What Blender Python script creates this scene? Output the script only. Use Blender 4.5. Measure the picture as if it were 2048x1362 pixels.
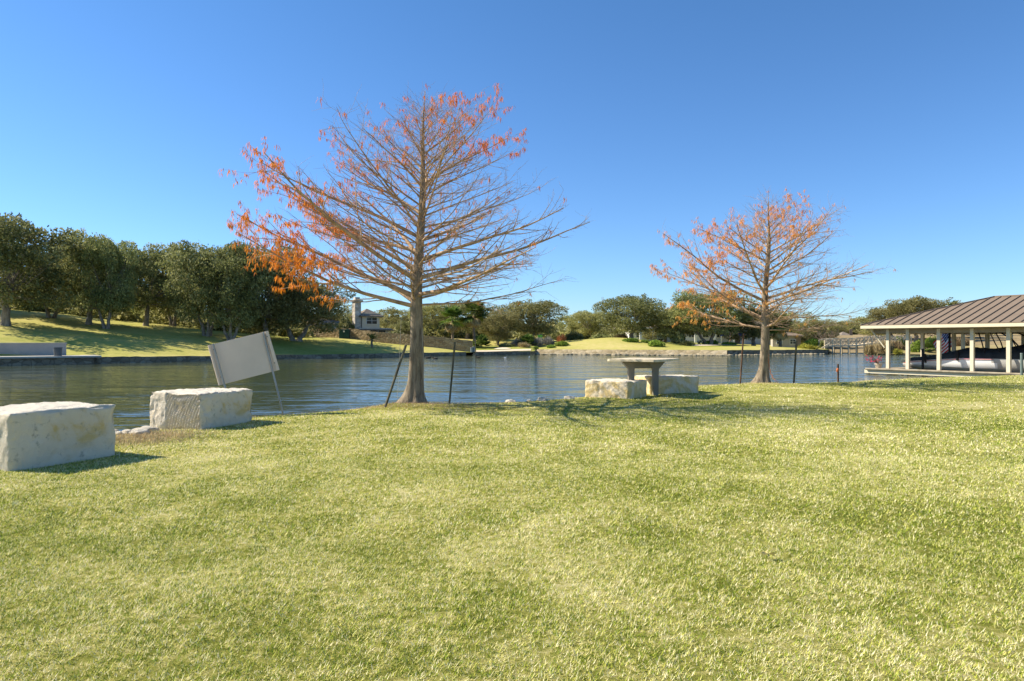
import bpy, bmesh, math, random
import numpy as np
from mathutils import Vector, noise as mn
R = math.radians
SC = bpy.context.scene
for o in list(bpy.data.objects): bpy.data.objects.remove(o)

# ------------------------------------------------------------------ camera
CH = 1.45            # eye height over the lawn
F = 1365.0           # focal length in photo pixels (24 mm)
cam_d = bpy.data.cameras.new('camera'); cam = bpy.data.objects.new('camera', cam_d)
SC.collection.objects.link(cam); SC.camera = cam
cam_d.sensor_width = 36; cam_d.lens = 24.0; cam_d.clip_end = 4000; cam_d.clip_start = 0.05
cam.location = (0, 0, CH); cam.rotation_euler = (R(90), 0, 0)

# ------------------------------------------------------------------ sky, sun, exposure
SUN_TO = Vector((-0.98, 0.20, 0)).normalized(); SUN_EL = R(39)
w = bpy.data.worlds.new('World'); SC.world = w; w.use_nodes = True
nt = w.node_tree; bg = nt.nodes['Background']
sky = nt.nodes.new('ShaderNodeTexSky'); sky.sky_type = 'NISHITA'; sky.sun_disc = False
sky.sun_elevation = SUN_EL; sky.sun_rotation = math.atan2(SUN_TO.x, SUN_TO.y)
sky.altitude = 200; sky.air_density = 1.0; sky.dust_density = 0.1; sky.ozone_density = 2.2
tc = nt.nodes.new('ShaderNodeTexCoord'); sz = nt.nodes.new('ShaderNodeSeparateXYZ'); nt.links.new(tc.outputs['Generated'], sz.inputs[0])
cr = nt.nodes.new('ShaderNodeValToRGB'); nt.links.new(sz.outputs[2], cr.inputs[0]); e = cr.color_ramp.elements
e[0].position = 0.0; e[0].color = (.45,.615,.86,1); e[1].position = .5; e[1].color = (.36,.60,.80,1)   # clear winter air: less white near the horizon
mt = nt.nodes.new('ShaderNodeMix'); mt.data_type = 'RGBA'; mt.blend_type = 'MULTIPLY'; mt.inputs[0].default_value = 1
nt.links.new(sky.outputs[0], mt.inputs[6]); nt.links.new(cr.outputs[0], mt.inputs[7]); nt.links.new(mt.outputs[2], bg.inputs[0]); bg.inputs[1].default_value = 0.122
sd = bpy.data.lights.new('sun', 'SUN'); sun = bpy.data.objects.new('sun', sd); SC.collection.objects.link(sun)
sd.energy = 5.0; sd.angle = R(0.5); sd.color = (1.0, 0.91, 0.76)
dv = Vector((SUN_TO.x*math.cos(SUN_EL), SUN_TO.y*math.cos(SUN_EL), math.sin(SUN_EL)))
sun.rotation_euler = dv.to_track_quat('Z', 'Y').to_euler(); sun.location = dv*50
SC.view_settings.view_transform = 'Standard'; SC.view_settings.look = 'None'
SC.view_settings.exposure = 0.82; SC.view_settings.gamma = 1.0; SC.view_settings.use_curve_mapping = False
SC.render.resolution_x = 1024; SC.render.resolution_y = 681

# ------------------------------------------------------------------ helpers
def W(px, py, d):    # photo pixel at a real distance -> place in the world
    return Vector(((px-1024)/F*d, d, CH-(py-681)/F*d))
def XY(px, d): return ((px-1024)/F*d, d)
def link(o): SC.collection.objects.link(o); return o
def tag(o, label, cat, group=None):
    o['label'] = label; o['category'] = cat
    if group: o['group'] = group
    return o
def kind(o, k): o['kind'] = k; return o
def thing(name, label, cat, loc=(0,0,0), rz=0, group=None):
    o = link(bpy.data.objects.new(name, None)); o.location = loc; o.rotation_euler = (0,0,rz); o.empty_display_size = .3
    return tag(o, label, cat, group)
def link_mesh(name, me, mat, parent=None, smooth=False):
    if isinstance(mat, (list, tuple)):
        for m in mat: me.materials.append(m)
    elif mat: me.materials.append(mat)
    if smooth: me.polygons.foreach_set('use_smooth', [True]*len(me.polygons))
    o = link(bpy.data.objects.new(name, me))
    if parent: o.parent = parent
    return o
def np_mesh(name, V, Fc, k, attrs=None):
    """V (n,3), Fc (m,k) index array; attrs {name:(domain,array)}"""
    me = bpy.data.meshes.new(name); V = np.asarray(V, np.float32); Fc = np.asarray(Fc, np.int32)
    me.vertices.add(len(V)); me.vertices.foreach_set('co', V.ravel())
    m = len(Fc); me.loops.add(m*k); me.loops.foreach_set('vertex_index', Fc.ravel())
    me.polygons.add(m); me.polygons.foreach_set('loop_start', np.arange(0, m*k, k, dtype=np.int32))
    me.polygons.foreach_set('loop_total', np.full(m, k, np.int32))
    me.update(calc_edges=True)
    for a, (dom, arr) in (attrs or {}).items():
        at = me.attributes.new(a, 'FLOAT', dom); at.data.foreach_set('value', np.asarray(arr, np.float32))
    return me
class BM:            # collects shapes into one mesh
    def __init__(s): s.b = bmesh.new()
    def box(s, c, size, rz=0, rx=0, ry=0, mi=0):
        from mathutils import Matrix, Euler
        r = bmesh.ops.create_cube(s.b, size=1)
        M = Matrix.Translation(c) @ Euler((rx, ry, rz)).to_matrix().to_4x4() @ Matrix.Diagonal((size[0], size[1], size[2], 1))
        bmesh.ops.transform(s.b, matrix=M, verts=r['verts'])
        for v in r['verts']:
            for f in v.link_faces: f.material_index = mi
        return s
    def beam(s, a, b, wd, ht=None):
        a, b = Vector(a), Vector(b); ht = ht or wd; d = b-a
        q = d.to_track_quat('X', 'Z')
        from mathutils import Matrix
        r = bmesh.ops.create_cube(s.b, size=1)
        M = Matrix.Translation((a+b)/2) @ q.to_matrix().to_4x4() @ Matrix.Diagonal((d.length, wd, ht, 1))
        bmesh.ops.transform(s.b, matrix=M, verts=r['verts']); return s
    def cyl(s, a, b, r1, r2=None, n=12, cap=True):
        a, b = Vector(a), Vector(b); r2 = r1 if r2 is None else r2; d = b-a
        from mathutils import Matrix
        r = bmesh.ops.create_cone(s.b, cap_ends=cap, segments=n, radius1=r1, radius2=r2, depth=d.length)
        bmesh.ops.transform(s.b, matrix=Matrix.Translation((a+b)/2) @ d.to_track_quat('Z', 'Y').to_matrix().to_4x4(), verts=r['verts']); return s
    def poly(s, pts, mi=0):
        f = s.b.faces.new([s.b.verts.new(p) for p in pts]); f.material_index = mi; return s
    def prism(s, pts, vec):
        n = len(pts); a = [s.b.verts.new(p) for p in pts]; b = [s.b.verts.new(Vector(p)+Vector(vec)) for p in pts]
        s.b.faces.new(a); s.b.faces.new(b[::-1])
        for i in range(n): s.b.faces.new((a[i], b[i], b[(i+1) % n], a[(i+1) % n]))
        return s
    def build(s, name, mat, parent=None, bevel=0, smooth=False):
        if bevel: bmesh.ops.bevel(s.b, geom=s.b.edges[:], offset=bevel, segments=2, affect='EDGES', profile=.5)
        bmesh.ops.recalc_face_normals(s.b, faces=s.b.faces)
        me = bpy.data.meshes.new(name); s.b.to_mesh(me); s.b.free()
        return link_mesh(name, me, mat, parent, smooth)
def tubes(paths, n=4):
    """paths: list of (pts(m,3), radii(m)) -> V, quads"""
    Vs, Fs, off = [], [], 0
    ang = np.arange(n)*2*np.pi/n
    for P, r in paths:
        P = np.asarray(P, float); r = np.asarray(r, float); m = len(P)
        T = np.gradient(P, axis=0); T /= np.linalg.norm(T, axis=1)[:, None]+1e-9
        up = np.array([0, 0, 1.]) if abs(T[0, 2]) < .9 else np.array([1., 0, 0])
        A = np.cross(T, up); A /= np.linalg.norm(A, axis=1)[:, None]+1e-9; B = np.cross(T, A)
        ring = P[:, None]+r[:, None, None]*(np.cos(ang)[None, :, None]*A[:, None]+np.sin(ang)[None, :, None]*B[:, None])
        Vs.append(ring.reshape(-1, 3))
        i = np.arange(m-1)[:, None]*n; j = np.arange(n)[None, :]; j2 = (j+1) % n
        Fs.append(np.stack([i+j, i+j2, i+n+j2, i+n+j], -1).reshape(-1, 4)+off); off += m*n
    return np.concatenate(Vs), np.concatenate(Fs)
def copy_tree(o, loc, rz=0, sc=(1,1,1), label=None, group=None):
    def cp(s, par):
        c = s.copy(); SC.collection.objects.link(c); c.parent = par
        for ch in s.children: cp(ch, c)
        return c
    c = cp(o, None); c.location = loc; c.rotation_euler = (0,0,rz); c.scale = sc
    if label: c['label'] = label
    if group: c['group'] = group
    return c

# ------------------------------------------------------------------ materials
def new_mat(name, rough=.85, spec=.25):
    m = bpy.data.materials.new(name); m.use_nodes = True; b = m.node_tree.nodes['Principled BSDF']
    b.inputs['Roughness'].default_value = rough; b.inputs['Specular IOR Level'].default_value = spec
    return m, m.node_tree, b
def N(nt, t, **kw):
    n = nt.nodes.new(t)
    for k, v in kw.items():
        if k in n.inputs: n.inputs[k].default_value = v
        else: setattr(n, k, v)
    return n
def ramp(nt, fac, stops, interp='LINEAR'):
    r = nt.nodes.new('ShaderNodeValToRGB'); r.color_ramp.interpolation = interp; e = r.color_ramp.elements
    while len(e) < len(stops): e.new(.5)
    for i, (p, c) in enumerate(stops): e[i].position = p; e[i].color = (*c, 1) if len(c) == 3 else c
    nt.links.new(fac, r.inputs[0]); return r.outputs[0]
def coords(nt, scale=(1,1,1), obj=False):
    if obj: src = nt.nodes.new('ShaderNodeTexCoord').outputs['Object']
    else: src = nt.nodes.new('ShaderNodeNewGeometry').outputs['Position']
    m = N(nt, 'ShaderNodeMapping'); m.inputs['Scale'].default_value = scale; nt.links.new(src, m.inputs[0]); return m.outputs[0]
def nz(nt, co, scale, detail=4, rough=.55, dist=0):
    n = N(nt, 'ShaderNodeTexNoise', Scale=scale, Detail=detail, Roughness=rough, Distortion=dist); nt.links.new(co, n.inputs['Vector']); return n.outputs['Fac']
def mixc(nt, fac, a, b, bt='MIX'):
    n = nt.nodes.new('ShaderNodeMix'); n.data_type = 'RGBA'; n.blend_type = bt
    for s, v in ((n.inputs[0], fac), (n.inputs[6], a), (n.inputs[7], b)):
        if hasattr(v, 'links') or isinstance(v, bpy.types.NodeSocket): nt.links.new(v, s)
        else: s.default_value = v if isinstance(v, (int, float)) else (*v, 1)
    return n.outputs[2]
def bump(nt, b, h, strength=.4, dist=.02):
    n = N(nt, 'ShaderNodeBump', Strength=strength, Distance=dist); nt.links.new(h, n.inputs['Height']); nt.links.new(n.outputs[0], b.inputs['Normal'])
def simple(name, c, rough=.7, spec=.3, metal=0, var=.12, sc=3., bmp=0, obj=False):
    m, nt, b = new_mat(name, rough, spec); b.inputs['Metallic'].default_value = metal
    co = coords(nt, obj=obj); f = nz(nt, co, sc, 5, .6)
    c1 = tuple(max(0, x*(1-var*1.6)) for x in c); c2 = tuple(min(1, x*(1+var)) for x in c)
    nt.links.new(ramp(nt, f, [(.3, c1), (.7, c2)]), b.inputs['Base Color'])
    if bmp: bump(nt, b, nz(nt, co, sc*8, 4, .6), bmp, .01)
    return m
def leaf_mat(name, cols, transl=.3, rough=.7):
    """per-leaf colour from the face attribute rnd, plus soft world-space variation"""
    m, nt, b = new_mat(name, rough, .2)
    at = N(nt, 'ShaderNodeAttribute', attribute_name='rnd')
    oi = nt.nodes.new('ShaderNodeObjectInfo')
    n = len(cols); c = ramp(nt, at.outputs['Fac'], [(i/(n-1), cols[i]) for i in range(n)])
    hv = N(nt, 'ShaderNodeHueSaturation'); nt.links.new(c, hv.inputs['Color'])
    mr = N(nt, 'ShaderNodeMapRange'); mr.inputs['To Min'].default_value = .75; mr.inputs['To Max'].default_value = 1.3
    nt.links.new(oi.outputs['Random'], mr.inputs[0]); nt.links.new(mr.outputs[0], hv.inputs['Value'])
    mr2 = N(nt, 'ShaderNodeMapRange'); mr2.inputs['To Min'].default_value = .49; mr2.inputs['To Max'].default_value = .51
    nt.links.new(oi.outputs['Random'], mr2.inputs[0]); nt.links.new(mr2.outputs[0], hv.inputs['Hue'])
    nt.links.new(hv.outputs[0], b.inputs['Base Color'])
    t = nt.nodes.new('ShaderNodeBsdfTranslucent'); nt.links.new(hv.outputs[0], t.inputs[0])
    mx = N(nt, 'ShaderNodeMixShader'); mx.inputs[0].default_value = transl
    nt.links.new(b.outputs[0], mx.inputs[1]); nt.links.new(t.outputs[0], mx.inputs[2])
    nt.links.new(mx.outputs[0], nt.nodes['Material Output'].inputs[0]); return m

def lawn_color(nt, co):
    big = nz(nt, co, .30, 5, .62, .3); mid = nz(nt, co, 1.5, 5, .6, .4); fine = nz(nt, co, 13, 6, .75)
    a = N(nt, 'ShaderNodeMath', operation='MULTIPLY_ADD'); a.inputs[1].default_value = .5; nt.links.new(mid, a.inputs[0])
    a0 = N(nt, 'ShaderNodeMath', operation='MULTIPLY_ADD'); a0.inputs[1].default_value = 1.0; a0.inputs[2].default_value = -.55; nt.links.new(fine, a0.inputs[0])
    nt.links.new(a0.outputs[0], a.inputs[2])
    s = N(nt, 'ShaderNodeMath', operation='MULTIPLY_ADD'); s.inputs[1].default_value = .62; nt.links.new(big, s.inputs[0]); nt.links.new(a.outputs[0], s.inputs[2])
    return s.outputs[0]
def m_lawn():
    m, nt, b = new_mat('lawn_ground', 1, .05); co = coords(nt)
    s = lawn_color(nt, co)
    c = ramp(nt, s, [(.30, (.13,.15,.02)), (.46, (.25,.25,.05)), (.58, (.42,.38,.12)), (.72, (.58,.52,.26))])
    nt.links.new(c, b.inputs['Base Color']); bump(nt, b, nz(nt, co, 60, 5, .8), .8, .03); return m
def m_blade():
    m, nt, b = new_mat('grass_blades', .75, .2); co = coords(nt)
    s = lawn_color(nt, co)
    at = N(nt, 'ShaderNodeAttribute', attribute_name='rnd')
    a = N(nt, 'ShaderNodeMath', operation='MULTIPLY_ADD'); a.inputs[1].default_value = .80; a.inputs[2].default_value = -.40; nt.links.new(at.outputs['Fac'], a.inputs[0])
    t = N(nt, 'ShaderNodeMath', operation='ADD'); nt.links.new(s, t.inputs[0]); nt.links.new(a.outputs[0], t.inputs[1])
    c = ramp(nt, t.outputs[0], [(.14, (.08,.14,.01)), (.33, (.29,.40,.022)), (.48, (.60,.60,.09)), (.64, (.84,.76,.27)), (.82, (.98,.90,.58))])
    nt.links.new(c, b.inputs['Base Color'])
    tr = nt.nodes.new('ShaderNodeBsdfTranslucent'); nt.links.new(c, tr.inputs[0]); mx = N(nt, 'ShaderNodeMixShader'); mx.inputs[0].default_value = .3
    nt.links.new(b.outputs[0], mx.inputs[1]); nt.links.new(tr.outputs[0], mx.inputs[2]); nt.links.new(mx.outputs[0], nt.nodes['Material Output'].inputs[0]); return m
def m_farground():
    m, nt, b = new_mat('far_turf', 1, .05); co = coords(nt)
    big = nz(nt, co, .06, 5, .6, .3); fine = nz(nt, co, 1.6, 6, .75)
    a = N(nt, 'ShaderNodeMath', operation='MULTIPLY_ADD'); a.inputs[1].default_value = .5; a.inputs[2].default_value = -.25; nt.links.new(fine, a.inputs[0])
    s = N(nt, 'ShaderNodeMath', operation='ADD'); nt.links.new(big, s.inputs[0]); nt.links.new(a.outputs[0], s.inputs[1])
    green = ramp(nt, s.outputs[0], [(.3, (.23,.26,.045)), (.5, (.41,.38,.10)), (.7, (.54,.45,.18))])
    tan = ramp(nt, s.outputs[0], [(.3, (.20,.15,.08)), (.7, (.40,.31,.17))])
    at = N(nt, 'ShaderNodeAttribute', attribute_name='dry')
    nt.links.new(mixc(nt, at.outputs['Fac'], green, tan), b.inputs['Base Color']); bump(nt, b, fine, .5, .1); return m
def m_water():
    m, nt, b = new_mat('pond_water', .07, .5); b.inputs['IOR'].default_value = 1.33
    b.inputs['Base Color'].default_value = (.065, .08, .045, 1)
    co = coords(nt, (1.0, 1.0, 1)); w1 = nz(nt, coords(nt, (.9, 1.7, 1)), 1.15, 3, .55, .5)
    w2 = nz(nt, coords(nt, (.12, .3, 1)), .9, 3, .5, .4); patch = nz(nt, coords(nt, (.05, .12, 1)), 1, 3, .5)
    n1 = N(nt, 'ShaderNodeBump', Strength=.65, Distance=.10); nt.links.new(w1, n1.inputs['Height'])
    n2 = N(nt, 'ShaderNodeBump', Strength=.6, Distance=.36); nt.links.new(w2, n2.inputs['Height']); nt.links.new(n1.outputs[0], n2.inputs['Normal'])
    g_ = nt.nodes.new('ShaderNodeNewGeometry'); sx_ = nt.nodes.new('ShaderNodeSeparateXYZ'); nt.links.new(g_.outputs['Position'], sx_.inputs[0])
    wind = N(nt, 'ShaderNodeMapRange', interpolation_type='SMOOTHSTEP'); wind.inputs['From Min'].default_value = -17; wind.inputs['From Max'].default_value = 0; wind.inputs['To Min'].default_value = .30; wind.inputs['To Max'].default_value = 1.0; nt.links.new(sx_.outputs[0], wind.inputs[0])
    st = ramp(nt, patch, [(.35, (.55,.55,.55)), (.65, (1,1,1))]); mu = N(nt, 'ShaderNodeMath', operation='MULTIPLY'); nt.links.new(st, mu.inputs[0]); nt.links.new(wind.outputs[0], mu.inputs[1]); nt.links.new(mu.outputs[0], n1.inputs['Strength']); nt.links.new(wind.outputs[0], n2.inputs['Strength'])
    nt.links.new(n2.outputs[0], b.inputs['Normal']); return m
def m_limestone(name='limestone', sh=0):
    m, nt, b = new_mat(name, .9, .15); co = coords(nt, obj=True)
    big = nz(nt, co, 1.7, 5, .6, .6); f = nz(nt, co, 9, 6, .65)
    c1 = ramp(nt, big, [(.36-sh, (.72,.64,.50)), (.60-sh, (.68,.58,.43)), (.69-sh, (.62,.46,.20)), (.79-sh, (.72,.59,.36))])
    c2 = mixc(nt, ramp(nt, f, [(.30, (.75,.75,.75)), (.42, (0,0,0))]), c1, (.30,.26,.18))
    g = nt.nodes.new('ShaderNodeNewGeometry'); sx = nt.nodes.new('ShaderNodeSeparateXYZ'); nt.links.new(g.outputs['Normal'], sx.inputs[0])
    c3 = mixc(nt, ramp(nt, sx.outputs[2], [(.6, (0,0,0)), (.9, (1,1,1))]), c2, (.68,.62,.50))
    nt.links.new(c3, b.inputs['Base Color']); bump(nt, b, nz(nt, co, 14, 9, .75), 1., .03); return m
def m_rock_wall(name, cols, scale=3, mortar=.5):
    m, nt, b = new_mat(name, .95, .1); co = coords(nt, (1, 1, 1.6))
    v = N(nt, 'ShaderNodeTexVoronoi', Scale=scale); nt.links.new(co, v.inputs['Vector'])
    sep = nt.nodes.new('ShaderNodeSeparateColor'); nt.links.new(v.outputs['Color'], sep.inputs[0])
    c = ramp(nt, sep.outputs[0], [(i/(len(cols)-1), cols[i]) for i in range(len(cols))])
    e = N(nt, 'ShaderNodeTexVoronoi', feature='DISTANCE_TO_EDGE', Scale=scale); nt.links.new(co, e.inputs['Vector'])
    c = mixc(nt, ramp(nt, e.outputs['Distance'], [(.02, (mortar,)*3), (.09, (0,0,0))]), c, tuple(x*.45 for x in cols[0]))
    nt.links.new(c, b.inputs['Base Color']); bump(nt, b, e.outputs['Distance'], .8, .12); return m
def m_bark(name, c1, c2, sc=7):
    m, nt, b = new_mat(name, .95, .1); co = coords(nt, (1, 1, .16)); f = nz(nt, co, sc*2.2, 6, .7, .3)
    g = nz(nt, coords(nt), 2.2, 4); c = ramp(nt, f, [(.33, c1), (.62, c2)])
    c = mixc(nt, ramp(nt, g, [(.5, (0,0,0)), (.75, (.5,.5,.5))]), c, tuple(min(1, x*1.35) for x in c2))
    nt.links.new(c, b.inputs['Base Color']); bump(nt, b, f, 1., .035); return m
M = {}
M['lawn'] = m_lawn(); M['blade'] = m_blade(); M['far'] = m_farground(); M['water'] = m_water(); M['lime'] = m_limestone(); M['lime2'] = m_limestone('limestone_stained', .17)
M['wall_dark'] = m_rock_wall('shore_stone_grey', [(.17,.135,.09), (.25,.20,.14), (.33,.27,.19)], 1.8)
M['wall_cream'] = m_rock_wall('shore_stone_cream', [(.36,.28,.16), (.48,.39,.24), (.28,.22,.12), (.52,.43,.28)], 1.6, .3)
M['rubble'] = m_rock_wall('rubble_stone', [(.24,.17,.10), (.36,.28,.17), (.30,.22,.13), (.42,.33,.21)], 1.9)
M['chim'] = m_rock_wall('chimney_stone', [(.55,.50,.42), (.32,.28,.22), (.68,.62,.54), (.42,.36,.28)], 1.1)
M['bark_cy'] = m_bark('cypress_bark', (.10,.075,.05), (.32,.26,.18))
M['branch_cy'] = simple('cypress_branch', (.46,.32,.20), .9, .1, var=.4, sc=5)
M['twig'] = simple('cypress_twig', (.48,.33,.22), .9, .1, var=.3, sc=4)
M['bark_oak'] = m_bark('oak_bark', (.10,.085,.07), (.34,.29,.23), 4)
M['bark_grey'] = simple('grey_bark', (.25,.19,.14), .9, .1, var=.3)
M['rust'] = leaf_mat('cypress_foliage', [(.78,.22,.07), (.88,.30,.05), (.95,.37,.03), (.98,.48,.03)], .4)
M['rust2'] = leaf_mat('cypress_foliage_dull', [(.76,.28,.11), (.84,.37,.12), (.86,.43,.09), (.78,.48,.10)], .4)
M['oak'] = leaf_mat('oak_leaves', [(.07,.085,.03), (.16,.175,.055), (.29,.295,.11), (.43,.42,.20)], .38)
M['oak2'] = leaf_mat('oak_leaves_olive', [(.11,.115,.04), (.23,.225,.075), (.37,.35,.13), (.51,.46,.23)], .38)
M['bush'] = leaf_mat('shrub_leaves', [(.10,.16,.025), (.19,.27,.035), (.32,.40,.06)], .25)
M['sage'] = leaf_mat('sage_leaves', [(.18,.17,.14), (.28,.26,.22), (.36,.33,.27)], .2)
M['yellowbush'] = leaf_mat('yellow_leaves', [(.28,.30,.04), (.42,.40,.06), (.50,.46,.10)], .25)
M['brush'] = leaf_mat('dry_brush', [(.20,.14,.07), (.32,.24,.12), (.42,.33,.18)], .2)
M['redbush'] = leaf_mat('red_leaves', [(.30,.10,.04), (.42,.17,.07), (.45,.24,.10)], .2)
M['palm'] = leaf_mat('palm_leaves', [(.06,.11,.02), (.12,.18,.03), (.20,.25,.06)], .25)
M['skirt'] = leaf_mat('dead_fronds', [(.34,.24,.10), (.46,.34,.17), (.52,.42,.22)], .2)
M['steel'] = simple('galvanised_steel', (.34,.34,.33), .45, .5, .5, .12)
M['signback'] = simple('sign_panel', (.70,.57,.45), .6, .3, var=.05, sc=2, obj=True)
M['signpatch'] = simple('sign_sticker', (.76,.68,.60), .5, .3, var=.08, sc=14, obj=True)
M['table_leg'] = simple('painted_table_steel', (.20,.18,.14), .55, .35, var=.08, sc=3)
M['table_top'] = simple('table_stone', (.66,.56,.38), .8, .2, var=.2, sc=5, bmp=.3)
M['stake'] = simple('weathered_stake', (.12,.11,.075), .9, .1, var=.35, sc=6)
M['stake2'] = simple('rusty_stake', (.14,.08,.05), .9, .1, var=.3, sc=6)
M['dock_post'] = simple('cream_painted_wood', (.66,.58,.42), .7, .25, var=.06, sc=3)
M['dock_trim'] = simple('cream_fascia', (.66,.58,.40), .6, .3, var=.04)
M['roof_metal'] = simple('brown_metal_roof', (.225,.17,.12), .6, .2, 0, .06, 2)
M['deck_wood'] = simple('deck_wood', (.32,.27,.19), .85, .15, var=.2, sc=4)
M['soffit'] = simple('soffit_wood', (.34,.26,.16), .8, .2, var=.15)
M['hull'] = simple('boat_gelcoat', (.80,.80,.78), .25, .5, var=.02)
M['hull_grey'] = simple('boat_grey', (.40,.39,.36), .3, .5, var=.03)
M['canvas'] = simple('boat_canvas', (.035,.04,.042), .85, .2, var=.2, sc=3)
M['black'] = simple('black_rubber', (.012,.012,.013), .7, .3)
M['redline'] = simple('red_stripe', (.45,.04,.03), .5, .3)
M['flag_r'] = simple('flag_red', (.55,.03,.05), .8, .1); M['flag_w'] = simple('flag_white', (.8,.8,.8), .8, .1); M['flag_b'] = simple('flag_blue', (.03,.04,.14), .8, .1)
M['bridge'] = simple('bridge_wood', (.70,.58,.40), .9, .1, var=.25, sc=2)
M['stucco'] = simple('cream_stucco', (.66,.58,.44), .9, .1, var=.06, sc=.7)
M['stucco_w'] = simple('white_stucco', (.72,.70,.65), .9, .1, var=.06, sc=.7)
M['stucco_g'] = simple('grey_stucco', (.42,.38,.33), .9, .1, var=.08, sc=1)
M['tile'] = simple('roof_tile', (.24,.20,.16), .9, .1, var=.15, sc=2)
M['glass'] = simple('window_glass', (.03,.04,.05), .08, .6)
M['conc'] = simple('concrete', (.50,.46,.39), .9, .1, var=.1, sc=1.2)
M['green_box'] = simple('green_enamel', (.015,.06,.05), .5, .3)
M['bin'] = simple('grey_bin', (.11,.12,.12), .6, .3); M['bluebin'] = simple('blue_grey_plastic', (.18,.23,.28), .6, .3)
M['sand'] = simple('bunker_sand', (.66,.56,.40), 1, .05, var=.08)
M['straw'] = simple('dry_straw', (.66,.52,.30), 1, .05, var=.3, sc=9)
M['pink'] = simple('pink_petals', (.75,.06,.12), .7, .2); M['pot'] = simple('clay_pot', (.62,.50,.34), .8, .2)
M['orange'] = simple('orange_tape', (.75,.20,.06), .6, .3); M['copper'] = simple('copper_beads', (.55,.18,.06), .4, .4)
M['lime_green'] = simple('green_plastic', (.20,.55,.04), .5, .3); M['white'] = simple('white_paint', (.78,.77,.72), .5, .3)
M['duck'] = simple('duck_feathers', (.06,.05,.04), .8, .2); M['egret'] = simple('white_feathers', (.8,.8,.78), .8, .2)
M['postgreen'] = simple('green_grey_pole', (.14,.18,.16), .5, .4)
M['leafdead'] = simple('dead_leaf', (.48,.40,.15), .8, .2, var=.25, sc=30)

# ------------------------------------------------------------------ terrain
LIP = [(-90,-30), (-40,-6), (-20,2.5), (-11,6.2), (-8.2,8.6), (-7.1,10.0), (-6.35,11.1), (-5.9,12.1), (-5.2,13.2), (-4.55,13.75), (-3.5,14.8), (-2.8,15.85), (-1.43,16.2), (.3,16.8), (1.7,17.9),
       (3.0,19.6), (5.0,21.4), (6.4,22.9), (8.1,23.7), (9.9,23.9), (12.1,24.6), (14,26), (17.5,27.8), (22,29.5), (27,32.5), (36,38), (60,50), (140,70)]
LA = np.array(LIP)
def lip_dist(P):   # signed distance to the lip, + on the water side
    best = np.full(len(P), 1e9); sg = np.ones(len(P))
    for a, b in zip(LA[:-1], LA[1:]):
        ab = b-a; L = ab@ab; t = np.clip(((P-a)@ab)/L, 0, 1); q = a+t[:, None]*ab; dd = np.linalg.norm(P-q, axis=1)
        s = np.sign(ab[0]*(P[:, 1]-a[1])-ab[1]*(P[:, 0]-a[0])); u = dd < best; best[u] = dd[u]; sg[u] = s[u]
    return best*sg
def sstep(x): x = np.clip(x, 0, 1); return x*x*(3-2*x)
def vnoise(P, sc, seed=0):   # cheap smooth noise from sines
    x, y = P[:, 0]*sc, P[:, 1]*sc; r = np.random.RandomState(seed); o = 0
    for k in range(7):
        a, ph, f = r.rand()*6.28, r.rand()*6.28, .6+r.rand()*1.6; o = o+np.sin((x*np.cos(a)+y*np.sin(a))*f+ph)
    return o/4
WATER_Z = -.45
def lawn_z(P):
    P = np.asarray(P, float).reshape(-1, 2); d = lip_dist(P)+.10*vnoise(P, 2.2, 5)
    z = .02*vnoise(P, .5, 1)*sstep((-d)/1.5)+.008*vnoise(P, 3, 2)
    z = z-.05*sstep((d+1.0)/1.0)-.95*sstep((d-.0)/.9)
    for (cx, cy, r, h) in ((-2.3, 15.65, 1.0, .06), (8.6, 23.3, .8, .05)):
        z = z+h*np.exp(-((P[:, 0]-cx)**2+(P[:, 1]-cy)**2)/(r*r*.5))
    return z
def lz(x, y): return float(lawn_z([[x, y]])[0])
xs = np.unique(np.concatenate([np.linspace(-90, -14, 30), np.arange(-14, 22, .14), np.linspace(22, 140, 60)]))
ys = np.unique(np.concatenate([np.linspace(-60, 2, 25), np.arange(2, 9, .3), np.arange(9, 29, .14), np.linspace(29, 80, 50)]))
gx, gy = np.meshgrid(xs, ys); P = np.stack([gx.ravel(), gy.ravel()], 1); z = lawn_z(P)
nx, ny = len(xs), len(ys); idx = np.arange(nx*ny).reshape(ny, nx)
Fq = np.stack([idx[:-1, :-1], idx[:-1, 1:], idx[1:, 1:], idx[1:, :-1]], -1).reshape(-1, 4)
keep = (lip_dist(P)[Fq].min(1) < 2.5); Fq = Fq[keep]
me = np_mesh('lawn', np.column_stack([P, z]), Fq, 4)
kind(link_mesh('lawn', me, M['lawn'], smooth=True), 'structure')
wm = BM(); wm.poly([(-200,-80,WATER_Z), (260,-80,WATER_Z), (260,150,WATER_Z), (-200,150,WATER_Z)])
kind(wm.build('water', M['water']), 'structure')

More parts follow.
